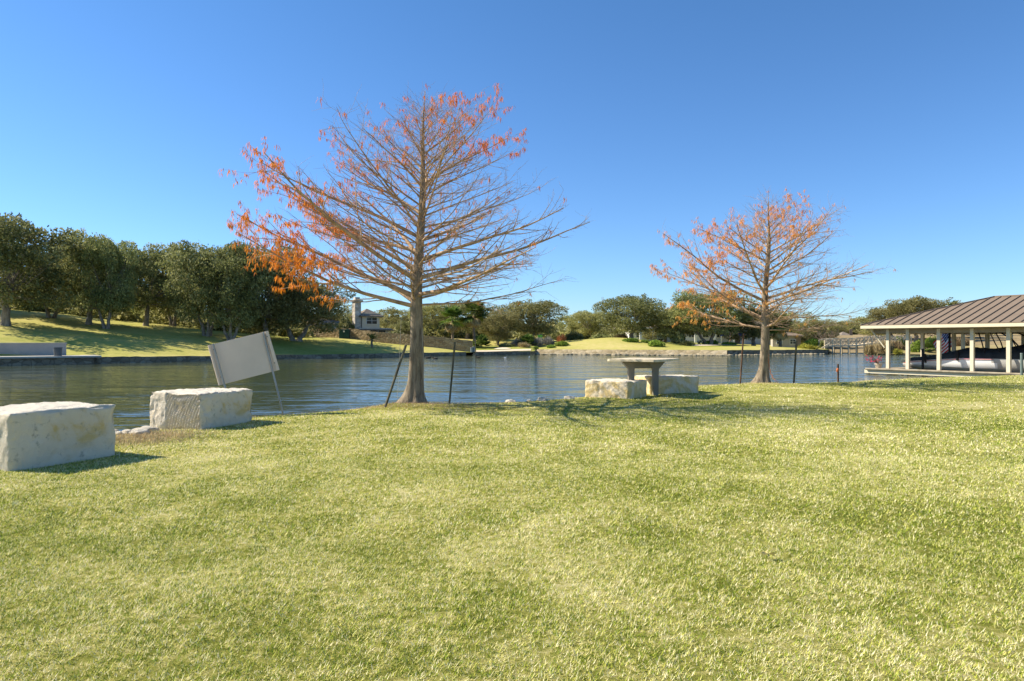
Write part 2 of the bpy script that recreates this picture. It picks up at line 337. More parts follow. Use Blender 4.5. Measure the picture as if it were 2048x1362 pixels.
# far shore line, given as photo column and distance
SH = [(-5200,26), (-1600,36), (-700,43), (0,52), (200,56), (400,62), (620,72), (841,82), (1000,88), (1068,90), (1072,94), (1240,90), (1455,86), (1655,93.5), (1662,101), (1745,101), (1760,90), (1850,86), (2048,84), (2600,78), (4500,62), (9000,40)]
SHT = [(-5200,.4), (0,.15), (400,.0), (700,-.1), (1000,.0), (1068,.05), (1072,.22), (1455,.22), (1655,.2), (1662,-.35), (1745,-.35), (1760,-.3), (2048,-.3), (9000,.3)]
def shore_d(px): return np.interp(px, [a for a, _ in SH], [b for _, b in SH])
def shore_t(px): return np.interp(px, [a for a, _ in SHT], [b for _, b in SHT])
CP = [(-4000,560,60), (-1000,585,85), (-400,600,82), (0,622,80), (120,632,84), (200,643,84), (300,650,86), (400,668,80), (460,676,78), (560,672,90), (640,675,95), (717,679,93), (740,683,92), (820,691,90), (900,699,89.5), (945,704,89),
      (0,684,57), (-300,684,50), (133,700,60), (200,692,62), (300,700,64), (500,695,75), (0,655,68), (200,668,72), (640,697,80),
      (1000,700,92), (1060,692,96), (1120,690,97), (1180,678,103), (1230,675.5,104), (1285,680,103), (1330,689,98), (1400,692,97), (1550,693,98), (1620,695,97),
      (1270,683,106), (1430,688,106), (1200,677,140), (1400,682,140), (1600,686,130), (1000,690,104), (960,684,106), (900,690,100), (800,676,120), (650,670,130), (400,640,130), (100,610,130), (-300,590,130),
      (1700,704,104), (1690,690,130), (1690,673,172), (1780,700,98), (1780,672,165), (1850,695,94), (1850,672,150), (1950,690,98), (1950,671,150), (2100,690,98), (2100,670,150), (3000,690,95), (3000,668,150), (5000,660,100)]
cpw = np.array([W(*c) for c in CP]); flat = [(-200,400,12), (0,400,6), (200,400,6), (0,900,8), (500,900,8), (-500,900,14), (-400,200,14), (400,200,4), (300,100,3)]
cpw = np.vstack([cpw, flat]); c2 = 16.
def kern(A, B): return np.sqrt(((A[:, None]-B[None])**2).sum(-1)+c2)
n = len(cpw); K = np.zeros((n+1, n+1)); K[:n, :n] = kern(cpw[:, :2], cpw[:, :2]); K[:n, n] = 1; K[n, :n] = 1
sol = np.linalg.solve(K, np.append(cpw[:, 2], 0))
def far_z(P):
    P = np.asarray(P, float).reshape(-1, 2); px = P[:, 0]/P[:, 1]*F+1024; sdist = shore_d(px); r = P[:, 1]/sdist
    z = kern(P, cpw[:, :2])@sol[:n]+sol[n]; z = z+.06*vnoise(P, .35, 3); t = sstep((r-1)/.06)
    return shore_t(px)*(1-t)+z*t
def fz(x, y): return float(far_z([[x, y]])[0])
pxs = np.unique(np.concatenate([np.linspace(-5200, -400, 40), np.arange(-400, 2500, 11.), np.linspace(2500, 9000, 50), [1068, 1072, 1655, 1662, 1745, 1760]]))
rs = np.concatenate([[1.0], 1+np.array([.006,.012,.02,.03,.04,.05,.065,.08]), np.arange(1.1, 1.9, .02), np.array([1.95,2.05,2.2,2.4,2.7,3.1,3.6,4.3,5.2,6.5,9,14,22])])
G = np.array([[((p-1024)/F*shore_d(p)*r, shore_d(p)*r) for p in pxs] for r in rs]); ny, nx = G.shape[:2]; P = G.reshape(-1, 2)
z = far_z(P); idx = np.arange(nx*ny).reshape(ny, nx); Fq = np.stack([idx[:-1, :-1], idx[:-1, 1:], idx[1:, 1:], idx[1:, :-1]], -1).reshape(-1, 4)
pp = P[:, 0]/P[:, 1]*F+1024; dry = sstep((pp-1600)/60)*sstep((P[:, 1]-92)/10); dry = np.maximum(dry, .45*sstep((P[:, 1]-96)/12)*sstep((1000-pp)/200)); dry = np.maximum(dry, .8*sstep((pp-1740)/30))
me = np_mesh('far_bank', np.column_stack([P, z]), Fq, 4, {'dry': ('POINT', dry)})
kind(link_mesh('far_bank', me, M['far'], smooth=True), 'structure')

# grass: short blades on the near lawn
rng = np.random.RandomState(7)
def blades(n, y0, y1, ln, wd, power=1.0):
    y = np.sqrt(rng.rand(n)*(y1**2-y0**2)+y0**2); x = (rng.rand(n)*2-1)*(y*.79+.4)
    P = np.stack([x, y], 1); d = lip_dist(P); P = P[d < -.05]; P = P[rng.rand(len(P)) > .93*np.exp(-(((P[:, 0]+5.5)/.62)**2+((P[:, 1]-10.25)/.6)**2)**2)]; cl_ = vnoise(P, 28, 9)+.8*vnoise(P, 9, 12); P = P[rng.rand(len(P)) < .62+.35*cl_]; n = len(P)
    z = lawn_z(P); a = rng.rand(n)*6.283; tilt = .75+.78*rng.rand(n); L = ln*(.5+rng.rand(n)*.9); wv = wd*(.6+.8*rng.rand(n))
    dirx, diry = np.cos(a), np.sin(a); bx, by = -diry, dirx
    base = np.column_stack([P, z-.004])
    tip = base+np.column_stack([dirx*np.sin(tilt)*L, diry*np.sin(tilt)*L, np.cos(tilt)*L+.006])
    off = np.column_stack([bx*wv, by*wv, np.zeros(n)])
    return np.stack([base-off, base+off, tip], 1).reshape(-1, 3), rng.rand(n)
VV, RR = [], []
for args in ((460000, 2.2, 5.0, .026, .0023), (430000, 5.0, 8.5, .030, .0034), (300000, 8.5, 14, .036, .006), (180000, 14, 30, .042, .011)):
    v, r = blades(*args); VV.append(v); RR.append(r)
VV = np.concatenate(VV); RR = np.concatenate(RR)
me = np_mesh('grass', VV, np.arange(len(VV)).reshape(-1, 3), 3, {'rnd': ('FACE', RR)})
g = link_mesh('grass', me, M['blade']); kind(g, 'stuff'); tag(g, 'short yellow-green lawn grass covering the near bank', 'grass')

# longer dry grass and straw by the water edge
def tuft_mesh(P, ln, wd, spread=.9):
    n = len(P); a = rng.rand(n)*6.283; t = spread*rng.rand(n); L = ln*(.4+.9*rng.rand(n))
    base = np.column_stack([P, lawn_z(P)-.01]); tip = base+np.column_stack([np.cos(a)*np.sin(t)*L, np.sin(a)*np.sin(t)*L, np.cos(t)*L])
    off = np.column_stack([-np.sin(a), np.cos(a), np.zeros(n)])*wd
    return np.stack([base-off, base+off, tip], 1).reshape(-1, 3)
pts = []
for a, b in zip(LA[3:22], LA[4:23]):
    L = np.linalg.norm(b-a); k = int(L*170); t = rng.rand(k)[:, None]; nrm = np.array([-(b-a)[1], (b-a)[0]])/L
    pts.append(a+t*(b-a)+nrm*(rng.rand(k)[:, None]**2*.5-.15)*np.sign(rng.rand(k)[:, None]-.2))
k = 9000; q = np.column_stack([rng.normal(-5.5, .42, k), rng.normal(10.25, .42, k)]); q = q[lip_dist(q) < .1]; pts.append(q)
k = 2200; q = np.column_stack([rng.normal(-2.35, .75, k), rng.normal(15.4, .35, k)]); pts.append(q)
k = 1200; q = np.column_stack([rng.normal(8.6, .5, k), rng.normal(23.0, .3, k)]); pts.append(q)
pts = np.concatenate(pts); v = tuft_mesh(pts, .06, .0045, 1.45)
dg = link_mesh('dry_grass', np_mesh('dry_grass', v, np.arange(len(v)).reshape(-1, 3), 3), M['straw']); kind(dg, 'stuff'); tag(dg, 'straw-coloured dry grass fringing the water edge', 'dry grass')

# ------------------------------------------------------------------ shore walls
def wall_strip(name, label, p0, p1, mat, cat='wall', step=12, thick=.45, cap=None, up=.0, batter=0):
    pr = np.arange(p0, p1+.1, step); t = thing(name, label, cat, (*XY((p0+p1)/2, float(shore_d((p0+p1)/2))), WATER_Z))
    b = bmesh.new(); prev = None
    for p in pr:
        d = float(shore_d(p)); zt = float(shore_t(p))+up; x, y = XY(p, d-.12); xb, yb = XY(p, d-.12-batter); x2, y2 = XY(p, d-.12+thick); r = random.Random(int(p)).uniform(-.02, .02)
        vs = [b.verts.new((xb, yb, -1.2)), b.verts.new((x, y, zt+.02+r)), b.verts.new((x2, y2, zt+.02+r)), b.verts.new((x2, y2, -1.2))]
        if prev:
            for i in range(3): b.faces.new((prev[i], vs[i], vs[i+1], prev[i+1]))
        else: b.faces.new(vs)
        prev = vs
    b.faces.new(prev[::-1]); bmesh.ops.recalc_face_normals(b, faces=b.faces)
    me = bpy.data.meshes.new('wall_face'); b.to_mesh(me); b.free(); me.transform(__import__('mathutils').Matrix.Translation(-t.location))
    link_mesh('wall_face', me, mat, t)
    if cap:
        b2 = BM()
        for a, c in zip(pr[:-1], pr[1:]):
            d1, d2 = float(shore_d(a)), float(shore_d(c))
            P1 = Vector((*XY(a, d1+.08), float(shore_t(a))+up+.06)); P2 = Vector((*XY(c, d2+.08), float(shore_t(c))+up+.06))
            b2.beam(P1-t.location, P2-t.location, .62, .08)
        b2.build('coping', cap, t)
    return t
wall_strip('shore_wall', 'long dark grey retaining wall along the left grass hill', -700, 940, M['wall_dark'], up=.02)
wall_strip('shore_wall', 'low dark dock wall in front of the sandy cart path', 950, 1068, M['wall_dark'], step=10)
wall_strip('shore_wall', 'sunlit cream stone wall below the putting green', 1074, 1454, M['wall_cream'], step=10, batter=1.5)
wall_strip('shore_wall', 'shaded grey stone wall between the far lawn and the footbridge', 1456, 1656, M['wall_dark'], step=10)
# pale rubble footing line at the base of the centre walls
rk = thing('rock_footing', 'line of pale rocks at the foot of the far stone walls', 'rocks', (*XY(1300, 88), WATER_Z)); kind(rk, 'stuff')
bb = BM(); rr = random.Random(3)
for i in range(420):
    p = rr.uniform(1074, 1652); d = float(shore_d(p))-(1.1 if p < 1454 else .35)-rr.random()*.6; s = rr.uniform(.1, .32)
    if p < 1250: s *= 1.15
    v = bmesh.ops.create_icosphere(bb.b, subdivisions=1, radius=s)['verts']
    o = Vector((*XY(p, d), WATER_Z+.03))-rk.location
    for q in v: q.co = Vector((q.co.x*1.3, q.co.y, q.co.z*.6))*rr.uniform(.75, 1.2)+o
bb.build('rocks', simple('pale_rock', (.38,.32,.21), .95, .1, var=.25, sc=1.5), rk); 

# ------------------------------------------------------------------ limestone blocks
def block(corner, phi, a, b, h, label, grooves=None, seed=1, group='cut limestone blocks by the water'):
    """corner = nearest vertical edge; a runs along (sin phi, cos phi), b along (-cos phi, sin phi)"""
    s = .026 if not grooves else .0135
    na, nb, nh = int(a/s), int(b/s), int(h/s)
    bm = bmesh.new(); vid = {}
    def V(i, j, k):
        key = (i, j, k)
        if key in vid: return vid[key]
        x = -b*j/nb; y = a*i/na; zz = h*k/nh; p = Vector((x, y, zz))
        # distance to the nearest edges rounds the arrises
        ex = min(-x, b+x); ey = min(y, a-y); ez = h-zz; e = sorted([ex, ey, ez])
        c = Vector((-b/2, a/2, h/2)); nrm = Vector((0, 0, 0))
        if ex < 1e-6: nrm.x = 1 if x > -b/2 else -1
        if ey < 1e-6: nrm.y = -1 if y < a/2 else 1
        if ez < 1e-6: nrm.z = 1
        q = p*1.0+Vector((seed*7.3, 0, 0))
        dsp = .016*mn.fractal(q*1.8, 1, 2, 3)+.012*mn.fractal(q*9, 1, 2, 3)-.02*max(0, mn.noise(q*5.3)-.28)*3
        r = .035
        near = sum(1 for t in (ex, ey, ez) if t < r)
        if near >= 2:
            f = (1-e[0]/r)*(1-e[1]/r); dsp -= (.012+.05*max(0, mn.noise(q*3.1)))*f
        chip = mn.noise(q*2.3+Vector((5, 5, 5)))
        if chip > .32 and e[1] < .13: dsp -= .05*(chip-.32)*3*(1-e[1]/.13)
        if grooves and ey < 1e-6 and y < a/2:
            u = -x/b   # 0 at the near edge
            if .02 < u < .66:
                ph = (x*1.0-zz*.42+.04*math.sin(zz*5))*2*math.pi/.062; dsp -= .034*(.5+.5*math.sin(ph+1.2*mn.noise(q*3)))**.8
        if nrm.length > 0: p = p+nrm.normalized()*dsp
        vid[key] = bm.verts.new(p); return vid[key]
    def face(*k):
        try: bm.faces.new([V(*q) for q in k])
        except ValueError: pass
    for i in range(na):
        for k in range(nh):
            for j in (0, nb): face((i,j,k), (i+1,j,k), (i+1,j,k+1), (i,j,k+1))
    for j in range(nb):
        for k in range(nh):
            for i in (0, na): face((i,j,k), (i,j+1,k), (i,j+1,k+1), (i,j,k+1))
    for i in range(na):
        for j in range(nb): face((i,j,nh), (i+1,j,nh), (i+1,j+1,nh), (i,j+1,nh))
    bmesh.ops.recalc_face_normals(bm, faces=bm.faces); me = bpy.data.meshes.new('stone_block'); bm.to_mesh(me); bm.free()
    o = link_mesh('stone_block', me, M['lime2' if seed > 2 else 'lime'], smooth=True)
    zc = min(lz(*corner), lz(corner[0]-math.cos(phi)*b, corner[1]+math.sin(phi)*b), lz(corner[0]+math.sin(phi)*a, corner[1]+math.cos(phi)*a))
    o.location = (corner[0], corner[1], max(zc, -.1)-.03); o.rotation_euler = (0, 0, -phi)
    return tag(o, label, 'stone block', group)
block((-5.57, 7.58), math.atan2(.51, 1.14), 1.25, 1.15, .68, 'large white limestone block cut off by the left edge of the photo', seed=1)
block((-5.06, 11.06), R(24), 1.16, 1.17, .69, 'limestone block with diagonal chisel grooves below the tilted panel', grooves=True, seed=2)
block((2.9, 16.95), R(38), 1.0, 1.28, .50, 'yellow-stained limestone block in front of the table, its left face sunlit', seed=3)
block((5.17, 18.85), R(-20.5), .9, 1.56, .50, 'long low limestone block behind the table leg, its near face shaded', seed=4)

# ------------------------------------------------------------------ tilted sign panel seen from behind
t = thing('sign_board', 'tilted beige panel on two thin steel posts, leaning left over the water edge', 'sign', (-4.58, 13.75, 0))
sb = Vector((-4.58, 13.75, 0))
def SP(px, py, d): return W(px, py, d)-sb
TL, TR, BR_, BL = SP(419, 690, 13.35), SP(531, 663, 13.85), SP(554, 741, 13.85), SP(441, 770, 13.35)
nrm = (TR-TL).cross(BL-TL).normalized(); nrm = nrm if nrm.y > 0 else -nrm
m = BM(); m.prism([TL, TR, BR_, BL], nrm*.02); m.build('panel', M['signback'], t, bevel=.003)
exR = (TR-TL).normalized(); eyD = (BL-TL).normalized()
m = BM(); m.prism([TL-nrm*.032-exR*.03, TL-nrm*.032+exR*.012, BL-nrm*.032+exR*.012, BL-nrm*.032-exR*.03], nrm*.07); m.build('edge_trim', M['signback'], t, bevel=.002)
m = BM(); m.prism([TR-nrm*.032-exR*.012, TR-nrm*.032+exR*.05, BR_-nrm*.032+exR*.05, BR_-nrm*.032-exR*.012], nrm*.07); m.build('edge_trim', M['signback'], t, bevel=.002)
a = SP(426, 688, 13.35)-nrm*.05; b_ = a+eyD*1.75
m = BM(); m.beam(a, b_, .035, .03); m.build('post', M['steel'], t, bevel=.003)
a = SP(526, 665, 13.85)-nrm*.05; foot = SP(568, 826, 13.82)-nrm*.02; foot.z = -.12
m = BM(); m.beam(a, foot, .035, .03); m.build('post', M['steel'], t, bevel=.003)
c = SP(477, 684, 13.6)-nrm*.004; m = BM(); e2 = eyD
m.prism([c-exR*.1-e2*.06, c+exR*.1-e2*.06, c+exR*.11+e2*.045, c+exR*.03+e2*.075, c-exR*.06+e2*.07, c-exR*.1+e2*.03], nrm*.003); m.build('sticker', M['signpatch'], t)
for (a0, f) in ((TL, .14), (TL, .82), (TR, .14), (TR, .82)):
    c = a0+eyD*(BL-TL).length*f+exR*(.0 if a0 is TR else .045)-nrm*.068; m = BM(); m.cyl(c, c+nrm*.02, .011, .011, 8); m.build('bolt', M['bin'], t)

# ------------------------------------------------------------------ table
t = thing('picnic_table', 'stone-topped table on two flared grey steel legs between limestone blocks', 'table', (3.44, 17.9, 0), R(10))
zt = .955
top = BM(); cy, sy = math.cos(R(22)), math.sin(R(22))
def rot(x, y, a=R(22)): return (x*math.cos(a)-y*math.sin(a), x*math.sin(a)+y*math.cos(a))
ph = R(32)+R(10); ua = Vector((math.sin(ph), math.cos(ph), 0)); ub = Vector((-math.cos(ph), math.sin(ph), 0)); cc = Vector((.09, .18, zt-.045))
A, B = 1.78, 1.40
pts = [cc+ua*sa*A/2+ub*sb_*B/2 for sa, sb_ in ((-1,-1), (1,-1), (1,1), (-1,1))]
# clip the corners a little so the slab reads as cut stone
poly = []
for i in range(4):
    p, pn, pv = pts[i], pts[(i+1) % 4], pts[i-1]; poly += [p+(pv-p).normalized()*.10, p+(pn-p).normalized()*.10]
top.prism(poly, (0, 0, .06)); top.build('table_top', M['table_top'], t, bevel=.006)
for s in (-1, 1):
    m = BM(); x = s*.335
    pts = [(x-.072, -.055, -.1), (x+.072, -.055, -.1), (x+.072, -.055, .70), (x+.072+(.20 if s > 0 else .04), -.055, .912), (x-.072-(.20 if s < 0 else .22), -.055, .912), (x-.072, -.055, .70)]
    m.prism(pts, (0, .11, 0)); m.build('leg', M['table_leg'], t, bevel=.006)
m = BM(); m.box((0, .0, .815), (.54, .07, .19)); m.build('apron', M['table_leg'], t, bevel=.004)

# ------------------------------------------------------------------ loose rocks at the edge
rr = random.Random(9); n_r = 0
spots = [(-6.1+rr.uniform(-.35, .45), 10.9+rr.uniform(-.4, .45)) for _ in range(16)]+[(.2+rr.uniform(-.5, .7), 16.95+rr.uniform(-.15, .2)) for _ in range(9)]+[(1.55+rr.uniform(-.1, .2), 17.4+rr.uniform(-.1, .1)) for _ in range(2)]
rock_mesh = []
for k in range(4):
    b = bmesh.new(); bmesh.ops.create_icosphere(b, subdivisions=3, radius=1)
    for v in b.verts: v.co *= 1+.35*mn.noise(v.co*1.3+Vector((k*9, 0, 0)))+.08*mn.noise(v.co*5); v.co.z *= .6
    me = bpy.data.meshes.new('shore_rock'); b.to_mesh(me); b.free(); me.materials.append(M['lime']); rock_mesh.append(me)
for i, (x, y) in enumerate(spots):
    o = link(bpy.data.objects.new('shore_rock', rock_mesh[i % 4])); s = rr.uniform(.05, .13); o.scale = (s*1.3, s, s); o.location = (x, y, lz(x, y)+s*.2); o.rotation_euler = (0, 0, rr.random()*6)
    left = i < 16
    tag(o, 'small pale rock in the rubble between the two left limestone blocks' if left else ('small pale rock at the lawn edge left of the table blocks'), 'rock', 'rubble between the left blocks' if left else 'rubble left of the table')

# ------------------------------------------------------------------ bald cypresses
def cypress(name_label, base, H, z0, Rmax, seed, leafmat, trunk_r, nprim, folf, lean=(0, 0), left_boost=1.0, zs=1.0):
    r = random.Random(seed); t = thing('cypress_tree', name_label, 'tree', base)
    def trunk_pt(z): f = z/H; return Vector((lean[0]*f+.03*math.sin(z*1.7), lean[1]*f+.03*math.sin(z*2.1+1), z))
    def trunk_rad(z):
        f = z/H; rr_ = trunk_r*(1-f)**.85*(.62 if z > 0 else 1); rr_ = trunk_r*max(.03, (1-f)**.9)*.72
        return rr_+trunk_r*.36*math.exp(-max(z, 0)/(.16*zs))
    # trunk with flutes
    nz_, ns = 90, 28; V, Fc = [], []
    for i in range(nz_):
        z = -.2+(H+.2)*(i/(nz_-1))**1.35; c = trunk_pt(max(z, 0)); c.z = z; rad = trunk_rad(z)
        fl = .14*math.exp(-max(z, 0)/(.45*zs))+.03
        for j in range(ns):
            a = 2*math.pi*j/ns; q = rad*(1+fl*math.sin(a*5+1+z*.3)+.5*fl*math.sin(a*9+z)+.05*mn.noise(Vector((math.cos(a)*2, math.sin(a)*2, z*1.5+seed))))
            if z < .5*zs and math.cos(a-2.9) > .6: q *= 1+.45*(1-max(z, 0)/(.5*zs))*(math.cos(a-2.9)-.6)/.4
            V.append((c.x+q*math.cos(a), c.y+q*math.sin(a), z))
    for i in range(nz_-1):
        for j in range(ns): Fc.append((i*ns+j, i*ns+(j+1) % ns, (i+1)*ns+(j+1) % ns, (i+1)*ns+j))
    link_mesh('trunk', np_mesh('trunk', V, Fc, 4), M['bark_cy'], t, True)
    prim, sec, ter, sprays = [], [], [], []
    def path(p, d, L, nseg, wob, grav, up=0):
        pts = [p.copy()]; d = d.normalized(); st = L/nseg
        for i in range(nseg):
            d = (d+Vector((r.gauss(0, wob), r.gauss(0, wob), r.gauss(0, wob)+grav+up*(i/nseg)))).normalized(); p = p+d*st; pts.append(p.copy())
        return pts
    ga = 2.399963; ang = r.random()*6
    for i in range(nprim):
        s = (i+.5)/nprim; s = s**1.08; z = z0+s*(H*.93-z0); ang += ga+r.uniform(-.35, .35)
        el = R(11+s*44+r.uniform(-6, 7)); ca = math.cos(ang)
        if ca < -.1: el = R(20+s*40+r.uniform(-6, 7))
        def env(zz):
            f = zz/H; e1 = np.interp(f, [.25,.33,.47,.62,.82,.90,.97], [.45,.85,1.0,.88,.74,.55,.04]); e2 = np.interp(f, [.25,.33,.46,.66,.74,.82,.90,.98], [.55,.76,.88,1.0,.95,.68,.40,.04])
            k_ = .5+.5*ca; return Rmax*(e1*k_+e2*(1-k_))
        L = .3
        while L < Rmax*1.6 and L*math.cos(el) < env(z+L*math.sin(el)*.97) and z+L*math.sin(el) < H*(.80+.12*s+(.08 if ca > 0 else 0)): L += .1
        heavy = r.random() < (.42 if ca < -.5 and s < .5 else .26); L *= r.uniform(.93, 1.04) if heavy else r.uniform(.55, 1.0)
        d = Vector((math.cos(ang)*math.cos(el), math.sin(ang)*math.cos(el), math.sin(el)))
        p0 = trunk_pt(z); ns_ = 14; pts = path(p0, d-Vector((0, 0, .10)), L, ns_, .045, -.006, .035)
        r0 = min(trunk_rad(z)*.5, (.0115 if heavy else .0062)*L+.008*zs)
        prim.append((pts, [max(.004, r0*(1-.86*k/ns_)) for k in range(ns_+1)]))
        nsec = int(L/Rmax*17)+4
        for k in range(nsec):
            f = .16+.82*(k+r.random())/nsec; q = f*ns_; i0 = min(int(q), ns_-1); pp = pts[i0].lerp(pts[i0+1], q-i0); dd = (pts[i0+1]-pts[i0]).normalized()
            side = dd.cross(Vector((0, 0, 1))).normalized()*(1 if k % 2 else -1)
            sd = (dd*r.uniform(.45, 1.0)+side*r.uniform(.45, 1.0)+Vector((0, 0, r.uniform(-.35, .5)))).normalized()
            L2 = (.30+.36*L*(1-f)+r.random()*.25*zs)*r.uniform(.7, 1.25); n2 = 7; p2 = path(pp, sd, L2, n2, .08, .0, .06)
            rb = max(.004, min(r0*(1-.86*f)*.65, .016)); sec.append((p2, [max(.0022, rb*(1-.75*h/n2)) for h in range(n2+1)]))
            n3 = int(L2*6.5)+1
            for h in range(n3):
                f3 = .15+.85*(h+r.random())/n3; q3 = f3*n2; j0 = min(int(q3), n2-1); p3 = p2[j0].lerp(p2[j0+1], q3-j0); d3 = (p2[j0+1]-p2[j0]).normalized()
                rd = Vector((r.gauss(0, 1), r.gauss(0, 1), r.gauss(0, .7))).normalized(); L3 = r.uniform(.12, .42)*zs
                pts3 = path(p3, d3*.9+rd*.75, L3, 4, .12, -.01, .03); ter.append((pts3, [.0028, .0024, .002, .0017, .0012]))
                fo = folf(p3)
                for e_ in range(2, 5):
                    if r.random() < fo: sprays.append(pts3[e_])
            if r.random() < folf(p2[-1]): sprays.append(p2[-1])
        for k in range(int(4+L)):       # short spurs near the stem
            f = r.random()*.5; q = f*ns_; i0 = int(q); pp = pts[i0]; rd = Vector((r.gauss(0, 1), r.gauss(0, 1), r.gauss(0, 1))).normalized()
            ter.append((path(pp, rd, r.uniform(.1, .35)*zs, 4, .15, .02), [.003, .0026, .0022, .0018, .0012]))
    V, Fc = tubes([([tuple(x) for x in p], q) for p, q in prim], 6); link_mesh('branches', np_mesh('branches', V, Fc, 4), M['branch_cy'], t, True)
    V, Fc = tubes([([tuple(x) for x in p], q) for p, q in sec+ter], 3); link_mesh('twigs', np_mesh('twigs', V, Fc, 4), M['twig'], t)
    # feathery hanging foliage
    S = np.array([tuple(s) for s in sprays]); rg = np.random.RandomState(seed); k = 8; n_ = len(S)*k
    B = np.repeat(S, k, 0)+rg.normal(0, .022, (n_, 3)); a = rg.rand(n_)*6.283; L = (.05+.085*rg.rand(n_))*zs**.5; sp = .15+.8*rg.rand(n_)
    D = np.column_stack([np.cos(a)*np.sin(sp), np.sin(a)*np.sin(sp), -np.cos(sp)])
    side = np.column_stack([-np.sin(a), np.cos(a), np.zeros(n_)])*(.0058+.004*rg.rand(n_))[:, None]
    mid = B+D*(L*.5)[:, None]+np.column_stack([np.cos(a), np.sin(a), np.zeros(n_)])*.010; tip = mid+D*(L*.35)[:, None]+np.array([0, 0, -1])*(L*.35)[:, None]
    V = np.stack([B, mid-side, tip, mid+side], 1).reshape(-1, 3); col = np.clip(rg.rand(n_)*.55+.45*(1-(B[:, 2]-z0)/(H-z0)), 0, 1)
    link_mesh('foliage', np_mesh('foliage', V, np.arange(n_*4).reshape(-1, 4), 4, {'rnd': ('FACE', col)}), leafmat, t)
    print('cypress', len(prim), len(sec), len(ter), len(sprays)); return t
def f1(p):
    x, z = p.x, p.z; rad = math.hypot(p.x, p.y); cl = .5+.5*mn.noise(p*.95+Vector((3, 1, 2))); cl = max(.08, min(1, (cl-.38)/.2)); v = 0
    if x < -1.2: v = min(1, (-x-1.2)/1.2)*(.35+.75*min(1, max(0, (rad-1.7)/1.1)))
    if x < -1.3 and z < 4.2: v = min(1, v*1.6+.25)
    if z > 5.2 and -1.2 <= x < 1.0: v = max(v, .05)
    if z > 5.7 and x > .7: v = max(v, .5 if rad > 1.2 else .12)
    if x > .6 and z < 5.6: v = .012
    if -1.3 < x < .6 and z < 5.2: v = .03
    return min(.85, v*cl*1.1)
def f2(p):
    cl = .5+.5*mn.noise(p*1.1+Vector((7, 4, 2))); cl = max(0, min(1, (cl-.40)/.3)); v = .05; rad = math.hypot(p.x, p.y)
    if p.x < -.3: v = min(1, .12+(-p.x-.3)/2.0)*(.3+.7*min(1, rad/1.8))
    if p.z > 4.6: v = max(v, .30)
    if p.x > 1.4: v = .03
    return min(.9, v*cl*.9)
C1 = cypress('tall bald cypress with rust-orange foliage on its left side, at the water edge', (-2.28, 15.8, lz(-2.28, 15.8)), 7.2, 2.2, 4.2, 21, M['rust'], .26, 84, f1, (.28, 0), 1.10)
C2 = cypress('smaller half-bare bald cypress with faded orange tufts, right of the table', (8.57, 23.3, lz(8.57, 23.3)), 6.45, 1.75, 3.8, 5, M['rust2'], .24, 58, f2, (.22, 0), 1.08)

def stake(label, a, b, mat, wd=.035, twine=None):
    a = Vector(a); t = thing('tree_stake', label, 'stake', a); m = BM(); m.beam((0, 0, -.08), Vector(b)-a, wd*.85, wd*.85); m.build('pole', mat, t, bevel=.004)
    d = (Vector(b)-a)
    if False: mm = BM(); mm.cyl(d*twine-d.normalized()*.05, d*twine+d.normalized()*.05, .035, .03, 8); mm.build('tie_wrap', M['straw'], t)
    return t
p = W(768, 818, 14.9); q = W(812, 690, 15.3); stake('dark stake leaning right against the tall cypress trunk', (p.x, p.y, 0), q, M['stake'], .05)
p = W(898, 811, 15.5); q = W(910, 684, 15.5); stake('upright mottled stake standing right of the tall cypress', (p.x, p.y, -.0), q, M['stake'], .05, .92)
p = W(1480, 766, 23.2); q = W(1487, 667, 23.2); stake('thin rusty stake standing left of the smaller cypress', (p.x, p.y, -.05), q, M['stake2'], .05)
p = W(1587, 766, 23.1); q = W(1593, 682, 23.1); stake('mottled dark stake with a pale tie, right of the smaller cypress', (p.x, p.y, -.05), q, M['stake'], .06, .93)
t = thing('marker_post', 'short thin post with an orange ribbon at the water edge', 'post', (*XY(1676, 24.2), -.1))
m = BM(); m.box((0, 0, .34), (.05, .05, .75)); m.build('pole', M['stake2'], t, bevel=.005); m = BM(); m.box((-.03, -.02, .50), (.07, .05, .13), .4, .2); m.build('ribbon', M['orange'], t, bevel=.01)
# strand of copper beads down the right side of the smaller trunk
t = thing('bead_string', 'strand of copper beads hanging down the smaller cypress trunk', 'string lights', (8.57, 23.3, 0)); m = BM()
for k in range(34):
    z = .05+k*.036; x = .34*math.exp(-z/.22)+.19-z*.02+.01*math.sin(k*1.3); v = bmesh.ops.create_icosphere(m.b, subdivisions=1, radius=.02)['verts']
    for q in v: q.co += Vector((x*.78, -x*.68, z))
m.build('beads', M['copper'], t)
nd = 2600; q = np.column_stack([rng.normal(-1.9, 1.2, nd), rng.normal(15.0, .7, nd)]); q = q[lip_dist(q) < -.02]; nd = len(q); a_ = rng.rand(nd)*6.283; dx = np.column_stack([np.cos(a_), np.sin(a_), np.zeros(nd)])*.03; sx_ = np.column_stack([-np.sin(a_), np.cos(a_), np.zeros(nd)])*.004
b0 = np.column_stack([q, lawn_z(q)+.022+.012*rng.rand(nd)]); v = np.stack([b0-dx, b0-sx_, b0+dx, b0+sx_], 1).reshape(-1, 3)
fn = link_mesh('fallen_needles', np_mesh('fallen_needles', v, np.arange(len(v)).reshape(-1, 4), 4, {'rnd': ('FACE', rng.rand(nd))}), M['redbush']); kind(fn, 'stuff'); tag(fn, 'rusty fallen cypress needles on the grass around the tall tree', 'needles')
